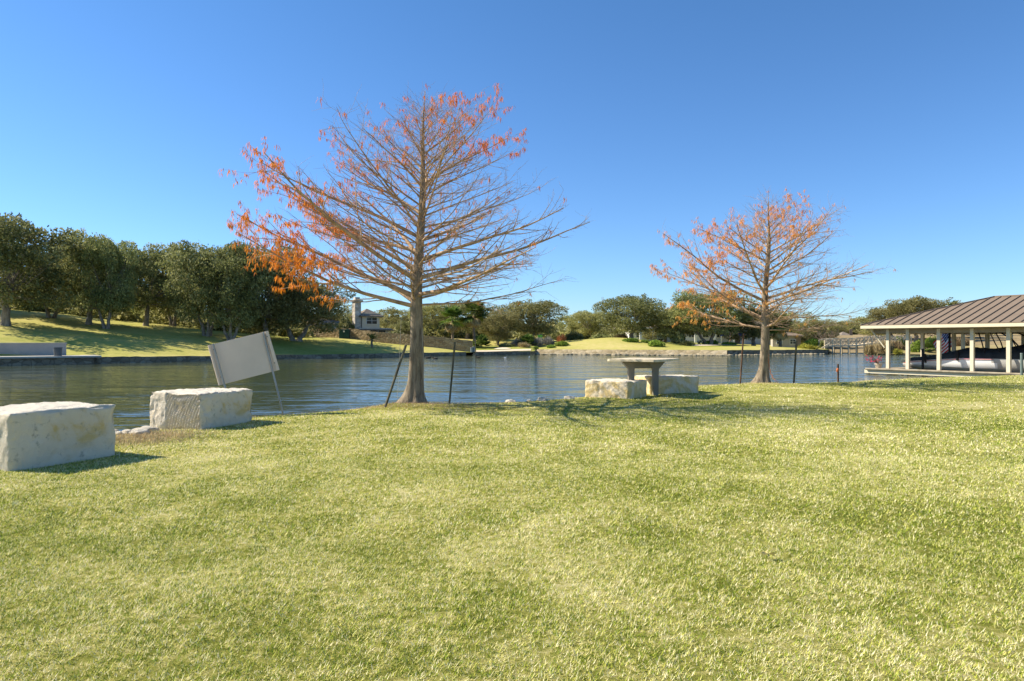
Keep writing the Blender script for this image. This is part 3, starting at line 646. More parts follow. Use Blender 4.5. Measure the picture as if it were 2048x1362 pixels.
# two thin guy cords by the tall trunk
for (x0, x1, lab) in ((795, 803, 'thin pale cord hanging left of the tall cypress trunk'), (849, 843, 'thin pale cord hanging right of the tall cypress trunk')):
    m = BM(); a = W(x0, 800, 15.6); b = W(x1, 625, 15.75); m.cyl(a, b, .0035, .0035, 5); tag(m.build('guy_cord', M['conc']), lab, 'cord')

# ------------------------------------------------------------------ oaks
rg = np.random.RandomState(11)
def oak_variant(seed, stems=1, W_=10., H=9.5, nclump=80, leaves=260, mat='oak', leaf=.17, low=.25, flat=1.0):
    r = random.Random(seed); rg = np.random.RandomState(seed)
    root = link(bpy.data.objects.new('oak_tree', None))
    cl = []
    tries = 0
    while len(cl) < nclump and tries < 6000:
        tries += 1
        a = r.random()*6.283; u = r.random()**.5; z = r.random()
        zz = H*(low+(1-low)*z); lim = W_/2*(math.sin(math.pi*min(1, (.22+.78*(1-z))**.8))**.5 if z > .12 else .80)*(1+.22*math.sin(a*3+seed)+.12*math.sin(a*5+seed*2))
        p = Vector((math.cos(a)*u*lim, math.sin(a)*u*lim, zz*(1-.06*u)))
        if u < .45 and z < .55: continue
        if all((p-q[0]).length > .78 for q in cl): cl.append((p, r.uniform(.5, 1.3)))
    for k in range(34):      # small outlying sprigs break the outline
        p, s = cl[r.randrange(len(cl))]; o_ = Vector((r.gauss(0, 1), r.gauss(0, 1), abs(r.gauss(.3, .8)))).normalized()
        cl.append((p+o_*(s*1.15+.25), r.uniform(.26, .5)))
    Vs, Cs = [], []
    for p, s in cl:
        n = int(leaves*s*s); d = rg.normal(size=(n, 3)); d /= np.linalg.norm(d, axis=1)[:, None]
        rad = s*(.55+.55*rg.rand(n)**.6)*np.where(rg.rand(n) < .12, 1.25, 1); c = np.array(p)+d*rad[:, None]*np.array([1.15, 1.15, .78])
        a = rg.normal(size=(n, 3)); a /= np.linalg.norm(a, axis=1)[:, None]; b = np.cross(a, rg.normal(size=(n, 3))); b /= np.linalg.norm(b, axis=1)[:, None]
        sz = leaf*(.45+.75*rg.rand(n))[:, None]; a *= sz; b *= sz*.5
        Vs.append(np.stack([c-a, c-b, c+a, c+b], 1)); tone = rg.rand()*.35
        Cs.append(np.clip(tone+rg.rand(n)*.65, 0, 1))
    V = np.concatenate(Vs).reshape(-1, 3); cr = link_mesh('crown', np_mesh('crown', V, np.arange(len(V)).reshape(-1, 4), 4, {'rnd': ('FACE', np.concatenate(Cs))}), M[mat], root)
    paths = []; stemtops = []
    for s in range(stems):
        a = seed+s*6.283/max(1, stems); off = Vector((math.cos(a), math.sin(a), 0))*(.0 if stems == 1 else .28)
        lean = Vector((math.cos(a), math.sin(a), 0))*(r.uniform(.1, .5) if stems == 1 else r.uniform(.7, 1.4)); top = off+lean+Vector((0, 0, H*r.uniform(.24, .33))); rad = .42/stems**.45
        pts = [off.lerp(top, k/6)+Vector((r.gauss(0, .06), r.gauss(0, .06), 0))*(k > 0) for k in range(7)]
        pts[0].z = -.4; paths.append((pts, [rad*1.35]+[rad*(1-.07*k) for k in range(1, 7)])); stemtops.append((pts[-1], rad*.6))
    for i, (p, s) in enumerate(cl):
        st, rad = min(stemtops, key=lambda q: (q[0]-p).length+r.random())
        if (i % 2 and i > 14) or s < .5: continue
        L = (p-st).length; mid = st.lerp(p, .5)+Vector((r.gauss(0, .25), r.gauss(0, .25), -.10*L+r.gauss(0, .15))); pts = []
        for k in range(9):
            f = k/8; q = st.lerp(mid, f).lerp(mid.lerp(p, f), f); pts.append(q+Vector((r.gauss(0, .06), r.gauss(0, .06), r.gauss(0, .06)))*(k > 0))
        r0 = rad*(.52 if i < 10 else .28); paths.append((pts, [max(.02, r0*(1-.88*k/8)) for k in range(9)]))
    V, Fc = tubes([([tuple(x) for x in p], q) for p, q in paths], 7); link_mesh('trunk', np_mesh('trunk', V, Fc, 4), M['bark_oak'], root, True)
    root['W'] = W_; root['H'] = H; return root
OV = [oak_variant(1, 1, nclump=95, mat='oak2'), oak_variant(2, 2, nclump=95, mat='oak'), oak_variant(3, 3, nclump=100, mat='oak'), oak_variant(4, 1, nclump=85, mat='oak', low=.24), oak_variant(5, 2, nclump=85, mat='oak2', low=.22),
      oak_variant(6, 1, nclump=60, leaves=190, mat='oak2', leaf=.2, low=.12)]
used = set()
def put_oak(v, px, d, top_y, wpx, label, rz=0, base=None, group=None):
    x, y = XY(px, d); z = fz(x, y)-.05; h = (CH-(top_y-681)/F*d)-z; wd = wpx/F*d; src = OV[v]; sc = (wd/11.6, wd/11.2, h/10.3)
    if v in used: o = copy_tree(src, (x, y, z), rz, sc)
    else: used.add(v); o = src; o.location = (x, y, z); o.rotation_euler = (0, 0, rz); o.scale = sc
    tag(o, label, 'tree', group); 
    for k in ('W', 'H'):
        if k in o: del o[k]
    return o
GL = 'live oaks on the left hill'; GC = 'live oaks across the pond'
put_oak(3, 12, 70, 425, 250, 'tallest oak, at the top of the hill by the left edge of the photo', 1.2, group=GL)
put_oak(1, 103, 80, 486, 150, 'forked leaning oak second from the left edge on the hill', 2.2, group=GL)
put_oak(0, 178, 79, 462, 165, 'olive-green oak with a dark straight trunk, third on the hill', .4, group=GL)
put_oak(1, 212, 77, 468, 130, 'oak with a pale forked trunk right of the dark-trunked hill oak', 4.2, group=GL)
put_oak(3, 292, 84, 494, 150, 'oak with a dark stout trunk at the middle of the hill row', 3.1, group=GL)
put_oak(4, 345, 88, 480, 130, 'slim-stemmed oak between the stout-trunked oak and the panel', .9, group=GL)
put_oak(2, 415, 77.5, 474, 170, 'wide multi-stemmed oak directly left of the tilted panel', .2, group=GL)
put_oak(2, 462, 76, 502, 150, 'multi-stemmed oak rising right behind the tilted panel', 2.0, group=GL)
put_oak(0, 535, 80, 484, 180, 'broad oak right of the panel, behind the orange cypress foliage', 2.6, group=GL)
put_oak(4, 592, 84, 540, 225, 'low spreading oak at the right end of the hill row', 5.0, group=GL)
for i, (px, d, ty, wp, v) in enumerate([(60, 104, 520, 120, 5), (150, 108, 525, 120, 5), (245, 106, 505, 130, 5), (370, 112, 505, 120, 5), (490, 110, 520, 120, 5), (580, 112, 545, 110, 5), (655, 116, 590, 90, 5), (-70, 84, 440, 200, 1), (-190, 80, 450, 220, 2)]):
    put_oak(v, px, d, ty, wp, ['dark oak behind the leftmost oak on the hill', 'dark oak behind the second and third hill oaks', 'oak behind the middle of the hill row', 'oak showing behind the slim-stemmed hill oak', 'oak behind the two oaks at the panel', 'oak behind the broad oak right of the panel', 'oak between the hill row and the stone chimney', 'oak just outside the left edge of the photo', 'second oak outside the left edge of the photo'][i], i*1.1, group='oaks behind the hill row')
CL = [(0, 712, 150, 622, 60, 'small oak behind the stone chimney of the turret house'), (5, 800, 134, 612, 100, 'oak right of the turret house'), (0, 868, 124, 606, 120, 'oak right behind the tall cypress trunk'),
      (1, 815, 108, 640, 60, 'low dark oak above the rubble wall left of the tall cypress trunk'), (3, 935, 116, 602, 130, 'oak behind the two fan palms'), (4, 996, 104, 618, 90, 'dark-trunked oak right of the fan palms'),
      (0, 1063, 108, 599, 140, 'large rounded oak in the centre of the far bank'), (5, 1150, 128, 626, 90, 'pale oak left behind the putting green'), (0, 1185, 122, 619, 90, 'small oak right behind the putting green'),
      (3, 1262, 106, 589, 150, 'tall oak beside the putting green, with its short trunk in view'), (5, 1330, 112, 608, 120, 'oak behind the round shrubs right of the green'), (0, 1352, 105, 615, 130, 'oak hanging low over the shrubs in front of the white houses'),
      (2, 1418, 103, 575, 165, 'oak with a pale leaning trunk left of the smaller cypress'), (3, 1507, 104, 612, 120, 'dark-trunked oak just left of the smaller cypress trunk'), (5, 1560, 125, 618, 110, 'oak behind the smaller cypress'),
      (4, 1622, 116, 636, 100, 'low oak right of the skirted palm'), (5, 1690, 200, 641, 70, 'small distant oak beyond the footbridge'), (5, 1662, 215, 652, 60, 'distant low oak left beyond the footbridge'),
      (5, 1740, 150, 630, 95, 'oak left of the boathouse, above the footbridge'), (0, 1785, 140, 612, 110, 'oak rising behind the left end of the boathouse roof'), (0, 1832, 132, 592, 130, 'highest oak behind the boathouse roof'),
      (1, 1885, 140, 603, 110, 'dark oak right behind the boathouse roof'), (4, 1935, 150, 606, 90, 'rightmost oak top above the boathouse roof'), (5, 2010, 175, 640, 90, 'distant oak seen under the boathouse roof at the right'), (5, 2110, 150, 600, 160, 'oak beyond the right edge of the photo')]
for i, (v, px, d, ty, wp, lab) in enumerate(CL): put_oak(v, px, d, ty, wp, lab, i*1.7+.5, group=GC)
# far tree belt that reads as one mass
belt = []
rgb = np.random.RandomState(4)
for i in range(420):
    px = rgb.uniform(-900, 3200); d = rgb.uniform(205, 260); x, y = XY(px, d); zb = fz(x, y); s = rgb.uniform(2., 4.2)
    hmax = CH-((648 if px > 1100 else 630)-681)/F*d; zc = rgb.uniform(zb+.5, max(zb+1, hmax-s))
    nL = 90; dd = rgb.normal(size=(nL, 3)); dd /= np.linalg.norm(dd, axis=1)[:, None]; c = np.array([x, y, zc])+dd*s*(.6+.4*rgb.rand(nL))[:, None]*np.array([1.4, 1, .8])
    a = rgb.normal(size=(nL, 3))*.4; b = np.cross(a, rgb.normal(size=(nL, 3)))*.8; belt.append(np.stack([c-a, c-b, c+a, c+b], 1))
V = np.concatenate(belt).reshape(-1, 3); o = link_mesh('distant_trees', np_mesh('distant_trees', V, np.arange(len(V)).reshape(-1, 4), 4, {'rnd': ('FACE', rgb.rand(len(V)//4))}), M['oak2'])
kind(o, 'stuff'); tag(o, 'far-off belt of trees along the horizon', 'trees')

# bare tree and generic branching
def bare_tree(label, px, d, top_y, wpx, seed, mat, group=None):
    x, y = XY(px, d); z = fz(x, y); H = (CH-(top_y-681)/F*d)-z; r = random.Random(seed); t = thing('bare_tree', label, 'tree', (x, y, z), group=group); P1, P2 = [], []
    def rec(p, dr, L, rad, lev):
        pts = [p]; dd = dr.normalized()
        for k in range(5): dd = (dd+Vector((r.gauss(0, .12), r.gauss(0, .12), r.gauss(.03, .08)))).normalized(); p = p+dd*L/5; pts.append(p)
        (P1 if lev < 2 else P2).append(([tuple(q) for q in pts], [rad*(1-.1*k) for k in range(6)]))
        if lev < 4:
            for k in range(4 if lev else 6):
                q = pts[r.randint(2, 5)]; nd = dd+Vector((r.gauss(0, .6), r.gauss(0, .6), r.gauss(.1, .35))); rec(q, nd, L*r.uniform(.5, .72), rad*.55, lev+1)
    rec(Vector((0, 0, -.2)), Vector((.1, 0, 1)), H*.42, .02*H, 0)
    V, Fc = tubes(P1, 6); link_mesh('trunk', np_mesh('trunk', V, Fc, 4), mat, t, True)
    V, Fc = tubes(P2, 3); link_mesh('branches', np_mesh('branches', V, Fc, 4), mat, t)
bare_tree('leafless grey tree left of the footbridge', 1640, 104, 630, 50, 3, M['bark_grey'])
bare_tree('leafless grey tree in front of the white houses', 1458, 112, 632, 40, 8, M['bark_grey'])

# ------------------------------------------------------------------ shrubs
def shrub_mesh(seed, mat, n=1500, leaf=.09, sc=(1,1,.7), clumps=14, spike=0):
    rg = np.random.RandomState(seed); Vs, Cs = [], []
    for k in range(clumps):
        a = rg.rand()*6.28; u = rg.rand()**.5*.62; c0 = np.array([math.cos(a)*u, math.sin(a)*u, .15+rg.rand()*.55*(1-u)]); m_ = n//clumps; s = rg.uniform(.25, .42)
        d = rg.normal(size=(m_, 3)); d /= np.linalg.norm(d, axis=1)[:, None]; c = (c0+d*s*(.75+.35*rg.rand(m_))[:, None])*np.array(sc)
        c[:, 2] = np.maximum(c[:, 2], 0); a_ = rg.normal(size=(m_, 3)); a_ /= np.linalg.norm(a_, axis=1)[:, None]
        if spike: a_ = d+np.array([0, 0, spike]); a_ /= np.linalg.norm(a_, axis=1)[:, None]
        b = np.cross(a_, rg.normal(size=(m_, 3))); b /= np.linalg.norm(b, axis=1)[:, None]; z = leaf*(.5+.8*rg.rand(m_))[:, None]
        a_ *= z*(1.6 if spike else 1); b *= z*(.25 if spike else .5); Vs.append(np.stack([c-a_, c-b, c+a_, c+b], 1)); Cs.append(np.clip(rg.rand()*.4+rg.rand(m_)*.6, 0, 1))
    V = np.concatenate(Vs).reshape(-1, 3); me = np_mesh('shrub', V, np.arange(len(V)).reshape(-1, 4), 4, {'rnd': ('FACE', np.concatenate(Cs))}); me.materials.append(M[mat]); return me
SM = {k: [shrub_mesh(s*7+i, k, spike=sp, n=nn) for i in range(2)] for s, (k, sp, nn) in enumerate([('bush', 0, 2600), ('sage', .6, 1800), ('yellowbush', .5, 1600), ('brush', .9, 1500), ('redbush', .2, 1400), ('oak', 0, 2200)])}
def shrub(mat, px, py, d, wpx, hpx, label, group=None, cat='shrub'):
    x, y = XY(px, d); z = fz(x, y) if d > 45 else lz(x, y); o = link(bpy.data.objects.new('shrub', SM[mat][int(px) % 2])); s = wpx/F*d/2; h = hpx/F*d
    o.scale = (s, s, h/.72); o.location = (x, y, z-.05); o.rotation_euler = (0, 0, px*.37); return tag(o, label, cat, group)
shrub('oak', 75, 0, 92, 130, 45, 'dark hedge-like shrub under the leftmost hill oaks'); shrub('oak', 250, 0, 98, 120, 40, 'dark shrub mass behind the middle hill oaks')
shrub('oak2' if 'oak2' in SM else 'oak', 30, 0, 96, 90, 45, 'dark shrub behind the trunk of the leftmost oak'); shrub('brush', 160, 0, 100, 100, 38, 'pale grey-green brush behind the third hill oak')
shrub('oak', 690, 0, 108, 44, 44, 'dark evergreen bush at the left corner of the turret house'); shrub('oak', 330, 0, 104, 110, 40, 'dark shrub behind the slim-stemmed oak'); shrub('oak', 790, 0, 104, 60, 20, 'low dark shrub above the rubble wall')
for i, (m_, px, d, w_, h, lab) in enumerate([
    ('oak', 1012, 98, 40, 9, 'low dark green shrub right of the round palm bush'), ('sage', 1035, 99, 34, 16, 'pale grey sage bush left of the spiky palm bush'), ('sage', 1078, 98, 34, 20, 'grey sage bush right of the spiky palm bush'),
    ('sage', 1097, 99, 30, 17, 'pale grass-like bush beside the red shrub'), ('brush', 1048, 95, 34, 12, 'brown low shrub in front of the grey sage'), ('bush', 1071, 94.5, 14, 8, 'small round green shrub nearest the cream wall'),
    ('bush', 1102, 96, 20, 9, 'low round bright shrub in front of the red shrub'), ('bush', 1123, 97, 32, 11, 'wide bright green shrub at the left foot of the green'), ('redbush', 1122, 101, 22, 20, 'rust-red shrub left of the putting green'),
    ('brush', 1045, 101, 30, 18, 'tan dry shrub under the large rounded oak'), ('oak', 1150, 108, 44, 20, 'dark shrub at the back of the putting green'), ('oak', 1205, 112, 60, 18, 'dark hedge along the back of the putting green'), ('brush', 1240, 108, 40, 18, 'dry brush left of the tall oak trunk'),
    ('bush', 1262, 98, 36, 10, 'low spiky green shrub below the tall oak'), ('bush', 1290, 98, 20, 9, 'little green shrub between two larger ones'), ('bush', 1311, 94, 42, 15, 'rounded green shrub nearest the water, right of the green'),
    ('oak', 1358, 102, 40, 26, 'dark bush below the low-hanging oak'), ('oak', 1375, 98, 34, 13, 'dark low shrub in front of the white houses'), ('bush', 1418, 104, 44, 12, 'shrub at the foot of the pale leaning trunk'), ('bush', 1458, 102, 34, 9, 'trimmed low hedge left of the smaller cypress'),
    ('yellowbush', 1608, 95, 28, 12, 'yellow-green bush at the left end of the footbridge'), ('yellowbush', 1625, 94.5, 26, 11, 'second yellow-green bush beside the footbridge ramp'), ('palm' if 'palm' in SM else 'bush', 1625, 99, 44, 22, 'dark leafy bush behind the yellow-green bushes'), ('oak', 1645, 97, 16, 20, 'dark bush right at the footbridge ramp'),
    ('brush', 1745, 93, 36, 26, 'tan dry brush at the right end of the footbridge'), ('brush', 1765, 91, 44, 30, 'dry reeds on the bank left of the boathouse'), ('brush', 1790, 92, 40, 24, 'dry brush seen between the first two boathouse posts'),
    ('yellowbush', 1795, 89, 24, 14, 'yellow bush at the water between the first boathouse posts'), ('bush', 1835, 89, 30, 26, 'green bush behind the second boathouse post'), ('bush', 1802, 97, 26, 34, 'tall green bush behind the boathouse'), ('bush', 1862, 96, 30, 30, 'green bush between middle boathouse posts'),
    ('brush', 1880, 92, 40, 26, 'dry brush behind the flag'), ('brush', 1925, 93, 50, 22, 'dry brush behind the covered boat'), ('oak', 1970, 160, 50, 18, 'distant dark shrub under the boathouse roof')]):
    shrub(m_ if m_ in SM else 'bush', px, 0, d, w_, h, lab)

# ------------------------------------------------------------------ palms
def palm(label, px, d, top_y, fan=True, nf=26, fl=1.3, trunk=True, skirt=False, seed=1, trunk_r=.16, base_y=None):
    x, y = XY(px, d); z = fz(x, y); H = (CH-(top_y-681)/F*d)-z; r = random.Random(seed); t = thing('palm_tree' if trunk else 'palm_bush', label, 'palm', (x, y, z)); hc = max(.25, H-fl*(.62 if fan else .35)) if trunk else .2
    if trunk:
        m = []; pts = [(.05*math.sin(k), 0, -.2+(hc+.2)*k/8) for k in range(9)]; V, Fc = tubes([(pts, [trunk_r*(1.25 if k == 0 else 1+.08*(k % 2)) for k in range(9)])], 10); link_mesh('trunk', np_mesh('trunk', V, Fc, 4), M['bark_grey'], t, True)
    Vs, Cs = [], []
    def frond(el, az, L, store, droop):
        d = Vector((math.cos(az)*math.cos(el), math.sin(az)*math.cos(el), math.sin(el))); side = d.cross(Vector((0, 0, 1))).normalized(); up = side.cross(d); c = Vector((0, 0, hc))
        if fan:
            st = c+d*L*.45; n = 13
            for k in range(n):
                a = (k/(n-1)-.5)*R(200); dd = d*math.cos(a)+side*math.sin(a); Lk = L*.55*(1-.25*abs(a)); e = st+dd*Lk-Vector((0, 0, droop*Lk)); w_ = side*math.cos(a)-d*math.sin(a); mid = st+dd*Lk*.55
                store.append((st, mid-w_*.05*L, e, mid+w_*.05*L))
            store.append((c, c+side*.015, st+side*.015, st))
        else:
            n = 12; prev = c
            for k in range(n):
                f = (k+1)/n; p = c+d*L*f-Vector((0, 0, droop*L*f*f)); 
                store.append((prev-up*.02, prev+up*.02, p+up*.015, p-up*.015)); ll = L*.30*math.sin(math.pi*min(1, .15+f*.85))
                for s in (-1, 1):
                    e = p+(side*s*.85+d*.6).normalized()*ll-Vector((0, 0, .25*ll)); store.append((p, p.lerp(e, .5)+d*.03, e, p.lerp(e, .5)-d*.03))
                prev = p
    st = []
    for k in range(nf): frond(R(r.uniform(-30, 75) if trunk else r.uniform(5, 85)), k*2.4+r.random()*.4, fl*r.uniform(.8, 1.1), st, r.uniform(.25, .7) if not fan else r.uniform(.05, .35))
    V = [tuple(v) for q in st for v in q]; link_mesh('fronds', np_mesh('fronds', V, np.arange(len(V)).reshape(-1, 4), 4, {'rnd': ('FACE', np.random.RandomState(seed).rand(len(st)))}), M['palm'], t)
    if skirt:
        st = []
        for k in range(int(nf*1.2)): frond(R(r.uniform(-82, -50)), k*2.4, fl*.8, st, .1)
        V = [tuple(v) for q in st for v in q]; link_mesh('dead_skirt', np_mesh('dead_skirt', V, np.arange(len(V)).reshape(-1, 4), 4, {'rnd': ('FACE', np.random.RandomState(seed).rand(len(st)))}), M['skirt'], t)
    return t
palm('small feather palm on the grass in front of the rubble wall', 744, 84.5, 670, False, 18, 1.5, True, seed=2, trunk_r=.13)
palm('left fan palm with a drooping pale skirt behind the split-rail fence', 905, 99, 617, True, 38, 2.5, True, True, 3, .2); palm('right fan palm with a grey trunk behind the split-rail fence', 948, 99, 606, True, 40, 2.6, True, True, 4, .2)
palm('round bright palm bush at the end of the rubble wall', 963, 96, 660, True, 46, 1.9, False, seed=5); palm('spiky green palm bush among the grey sage bushes', 1056, 98, 663, True, 44, 1.8, False, seed=6)
palm('fan palm with a dead tan skirt right of the smaller cypress', 1560, 101, 632, True, 40, 2.6, True, True, 7, .22); palm('palm bush right behind the boathouse posts', 1868, 88, 668, True, 40, 1.8, False, seed=8)
palm('tall palm top showing above the boathouse roof', 1905, 130, 604, True, 30, 2.4, True, False, 9, .2)

# ------------------------------------------------------------------ rubble wall and details of the left bank
def poly_wall(name, label, pts, mat, thick=.4, seed=1):
    """pts: (px, top_y, bottom_y, d)"""
    t = thing(name, label, 'wall', W(pts[0][0], pts[0][2], pts[0][3])); b = bmesh.new(); prev = None; r = random.Random(seed); dense = []
    for a, c in zip(pts[:-1], pts[1:]):
        k = max(2, int(abs(c[0]-a[0])/5))
        for i in range(k): f = i/k; dense.append(tuple(a[j]*(1-f)+c[j]*f for j in range(4)))
    dense.append(pts[-1])
    for (px, ty, by, d) in dense:
        T = W(px, ty, d); Bz = min(W(px, by, d).z, fz(T.x, T.y))-.4; tz = T.z+r.uniform(-.06, .06); o = t.location
        vs = [b.verts.new(Vector(q)-o) for q in ((T.x, T.y-thick/2, Bz), (T.x, T.y-thick/2, tz), (T.x, T.y+thick/2, tz), (T.x, T.y+thick/2, Bz))]
        if prev:
            for i in range(3): b.faces.new((prev[i], vs[i], vs[i+1], prev[i+1]))
        else: b.faces.new(vs)
        prev = vs
    b.faces.new(prev[::-1]); bmesh.ops.recalc_face_normals(b, faces=b.faces); me = bpy.data.meshes.new('wall_face'); b.to_mesh(me); b.free(); link_mesh('wall_face', me, mat, t); return t
poly_wall('stone_wall', 'brown rubble wall in front of the turret house, sloping down to the water', [(625,657,676,96), (700,657,678,93.5), (740,662,684,92.2), (820,669,691,90.6), (880,674,697,90), (945,682,707,89.4)], M['rubble'])
poly_wall('stone_wall', 'tall shaded rubble wall running behind the trunks of the hill oaks', [(235,631,652,106), (340,629,656,104), (460,630,664,102), (560,634,668,100), (632,638,674,98.5)], M['rubble'], seed=2)
t = thing('retaining_wall', 'pale stucco wall by the water at the left edge of the photo', 'wall', W(133, 715, 56)); m = BM(); o = t.location
xL, yL = XY(-500, 45); xR, yR = XY(133, 56.2)
P0, P1 = Vector((xL, yL, 0))-o, Vector((xR, yR, 0))-o; dr = (P1-P0).normalized(); nn = Vector((-dr.y, dr.x, 0))
def pr(mm, a, b, off0, off1, z0, z1): mm.prism([Vector((a.x, a.y, z0-o.z))+nn*off0, Vector((b.x, b.y, z0-o.z))+nn*off0, Vector((b.x, b.y, z1-o.z))+nn*off0, Vector((a.x, a.y, z1-o.z))+nn*off0], nn*(off1-off0))
pr(m, P0, P1, 0, .3, -.3, 1.20); mm = BM(); pr(mm, P0-dr*.05, P1+dr*.05, -.05, .36, 1.2, 1.27)
m.build('wall_face', M['stucco_g'], t, bevel=.01); mm.build('coping', M['conc'], t, bevel=.01)
m = BM(); pr(m, P0+dr*.02, P1-dr*.02, .3, 4., -.3, 1.19); 
t2 = thing('dock_slab', 'narrow concrete dock slab below the pale stucco wall', 'dock', (o.x, o.y, o.z)); m.b.free(); m = BM(); pr(m, P0, P1+dr*2.0, -3.4, -.05, .1, .24); m.build('slab', M['conc'], t2, bevel=.01)
m = BM(); pr(m, P0, P1+dr*1.5, -3.2, -1.2, -1., .09); m.build('slab_base', M['wall_dark'], t2)
t = thing('trash_bin', 'grey round bin standing on the dock slab by the stucco wall', 'bin', (*XY(116, 53.6), .24)); m = BM(); m.cyl((0, 0, 0), (0, 0, .62), .27, .30, 16); m.build('drum', M['bin'], t); m = BM(); m.cyl((0, 0, .62), (0, 0, .68), .33, .33, 16); m.build('rim', M['bin'], t)
t = thing('utility_box', 'dark green utility cabinet against the rubble wall', 'utility box', (*XY(689, 93), fz(*XY(689, 93)))); m = BM(); m.box((0, 0, .62), (1.35, .6, 1.25)); m.build('cabinet', M['green_box'], t, bevel=.04); m = BM(); m.box((0, -.31, .95), (.22, .02, .2)); m.build('notice', M['white'], t); m = BM(); m.box((0, -.305, .55), (.03, .02, 1.0)); m.build('door_seam', M['black'], t)
# dark posts and blue-grey bins at the end of the wall
t = thing('dock_post', 'thin dark post at the water below the palm bush', 'post', (*XY(951, 87.6), -.4)); m = BM(); m.cyl((0, 0, 0), (0, 0, 1.9), .07, .06, 8); m.build('pole', M['stake'], t); m = BM(); m.cyl((0, 0, 1.9), (0, 0, 2.0), .1, .05, 8); m.build('cap', M['stake'], t)
for i, px in enumerate((943.5, 947.5)):
    x, y = XY(px, 88.2+i*.25); t = thing('plastic_bin', ['left blue-grey bin at the foot of the rubble wall end', 'right blue-grey bin beside the thin dark post'][i], 'bin', (x, y, -.12), group='blue-grey bins at the wall end'); m = BM(); m.cyl((0, 0, 0), (0, 0, .62+.12*i), .15, .18, 10); m.build('body', M['bluebin'], t); m = BM(); m.cyl((0, 0, .62+.12*i), (0, 0, .68+.12*i), .2, .16, 10); m.build('lid', M['bin'], t)
# split rail fence
t = thing('rail_fence', 'weathered split-rail fence above the rubble wall', 'fence', (*XY(900, 96), 1.6)); o = t.location
fp = [W(845, 677, 96), W(868, 678, 96), W(893, 681, 95.5), W(916, 683, 95), W(940, 685, 94.5)]; rails = BM()
for a, b in zip(fp[:-1], fp[1:]): rails.beam(a-o, b-o, .09, .13); rails.beam(a-o-Vector((0, 0, .45)), b-o-Vector((0, 0, .45)), .09, .13)
rails.build('rails', M['bridge'], t)
for q in fp: m = BM(); m.box(q-o-Vector((0, .1, .45)), (.16, .16, 1.5)); m.build('post', M['bridge'], t)
rails = BM(); rails.beam(fp[2]-o+Vector((.2, -.2, -.9)), fp[2]-o+Vector((1.0, -.2, .25)), .08); rails.beam(fp[3]-o+Vector((-.2, -.2, -.9)), fp[3]-o+Vector((.6, -.2, .25)), .08); rails.build('brace', M['bridge'], t)
# cart path, bunker
def patch(name, pts, mat, lift=.03):
    b = bmesh.new(); vs = []
    n_ = 8
    for j in range(n_+1):
        row = []
        for i in range(len(pts)):
            (p, d0, d1) = pts[i]; d = d0+(d1-d0)*j/n_; x, y = XY(p, d); row.append(b.verts.new((x, y, fz(x, y)+lift)))
        vs.append(row)
    for j in range(n_):
        for i in range(len(pts)-1): b.faces.new((vs[j][i], vs[j][i+1], vs[j+1][i+1], vs[j+1][i]))
    me = bpy.data.meshes.new(name); b.to_mesh(me); b.free(); return kind(link_mesh(name, me, mat, smooth=True), 'structure')
patch('path', [(950, 88.6, 91.5), (975, 89.2, 91.8), (1000, 89.6, 92), (1030, 90.2, 92.6), (1062, 91, 93)], M['sand'], .05)
patch('bunker_sand', [(988, 93.3, 93.6), (996, 92.8, 95), (1005, 92.6, 95.5), (1014, 92.8, 94.8), (1022, 93.2, 93.6)], M['sand'], .05)
patch('mulch_bed', [(1370, 98, 99), (1390, 96.6, 101), (1420, 97.5, 103), (1455, 99, 103), (1500, 101, 104)], M['brush' if False else 'sand'], .05)
# undergrowth behind the far trees
ug = []; rgb = np.random.RandomState(14)
for i in range(900):
    px = rgb.uniform(-250, 1640); lo = 96+ (14 if 700 < px else 0)-(13 if px < 600 else 0)
    d = rgb.uniform(lo+(8 if px > 600 else 6), lo+34); x, y = XY(px, d); zb = fz(x, y); s_ = rgb.uniform(.6, 1.7)*(1.25 if px < 600 else 1)*(.7 if 1000 < px < 1300 else 1)
    if (630 < px < 795 or 1215 < px < 1600) and d < 132: continue
    nL = 110; dd = rgb.normal(size=(nL, 3)); dd /= np.linalg.norm(dd, axis=1)[:, None]; c = np.array([x, y, zb+s_*.5])+dd*s_*(.6+.45*rgb.rand(nL))[:, None]*np.array([1.5, 1.1, 1.0])
    a = rgb.normal(size=(nL, 3))*.13; b = np.cross(a, rgb.normal(size=(nL, 3)))*.8; ug.append(np.stack([c-a, c-b, c+a, c+b], 1))
V = np.concatenate(ug).reshape(-1, 3); o = link_mesh('undergrowth', np_mesh('undergrowth', V, np.arange(len(V)).reshape(-1, 4), 4, {'rnd': ('FACE', rgb.rand(len(V)//4))}), M['oak2'])
kind(o, 'stuff'); tag(o, 'scrubby undergrowth between and behind the far trees', 'undergrowth')
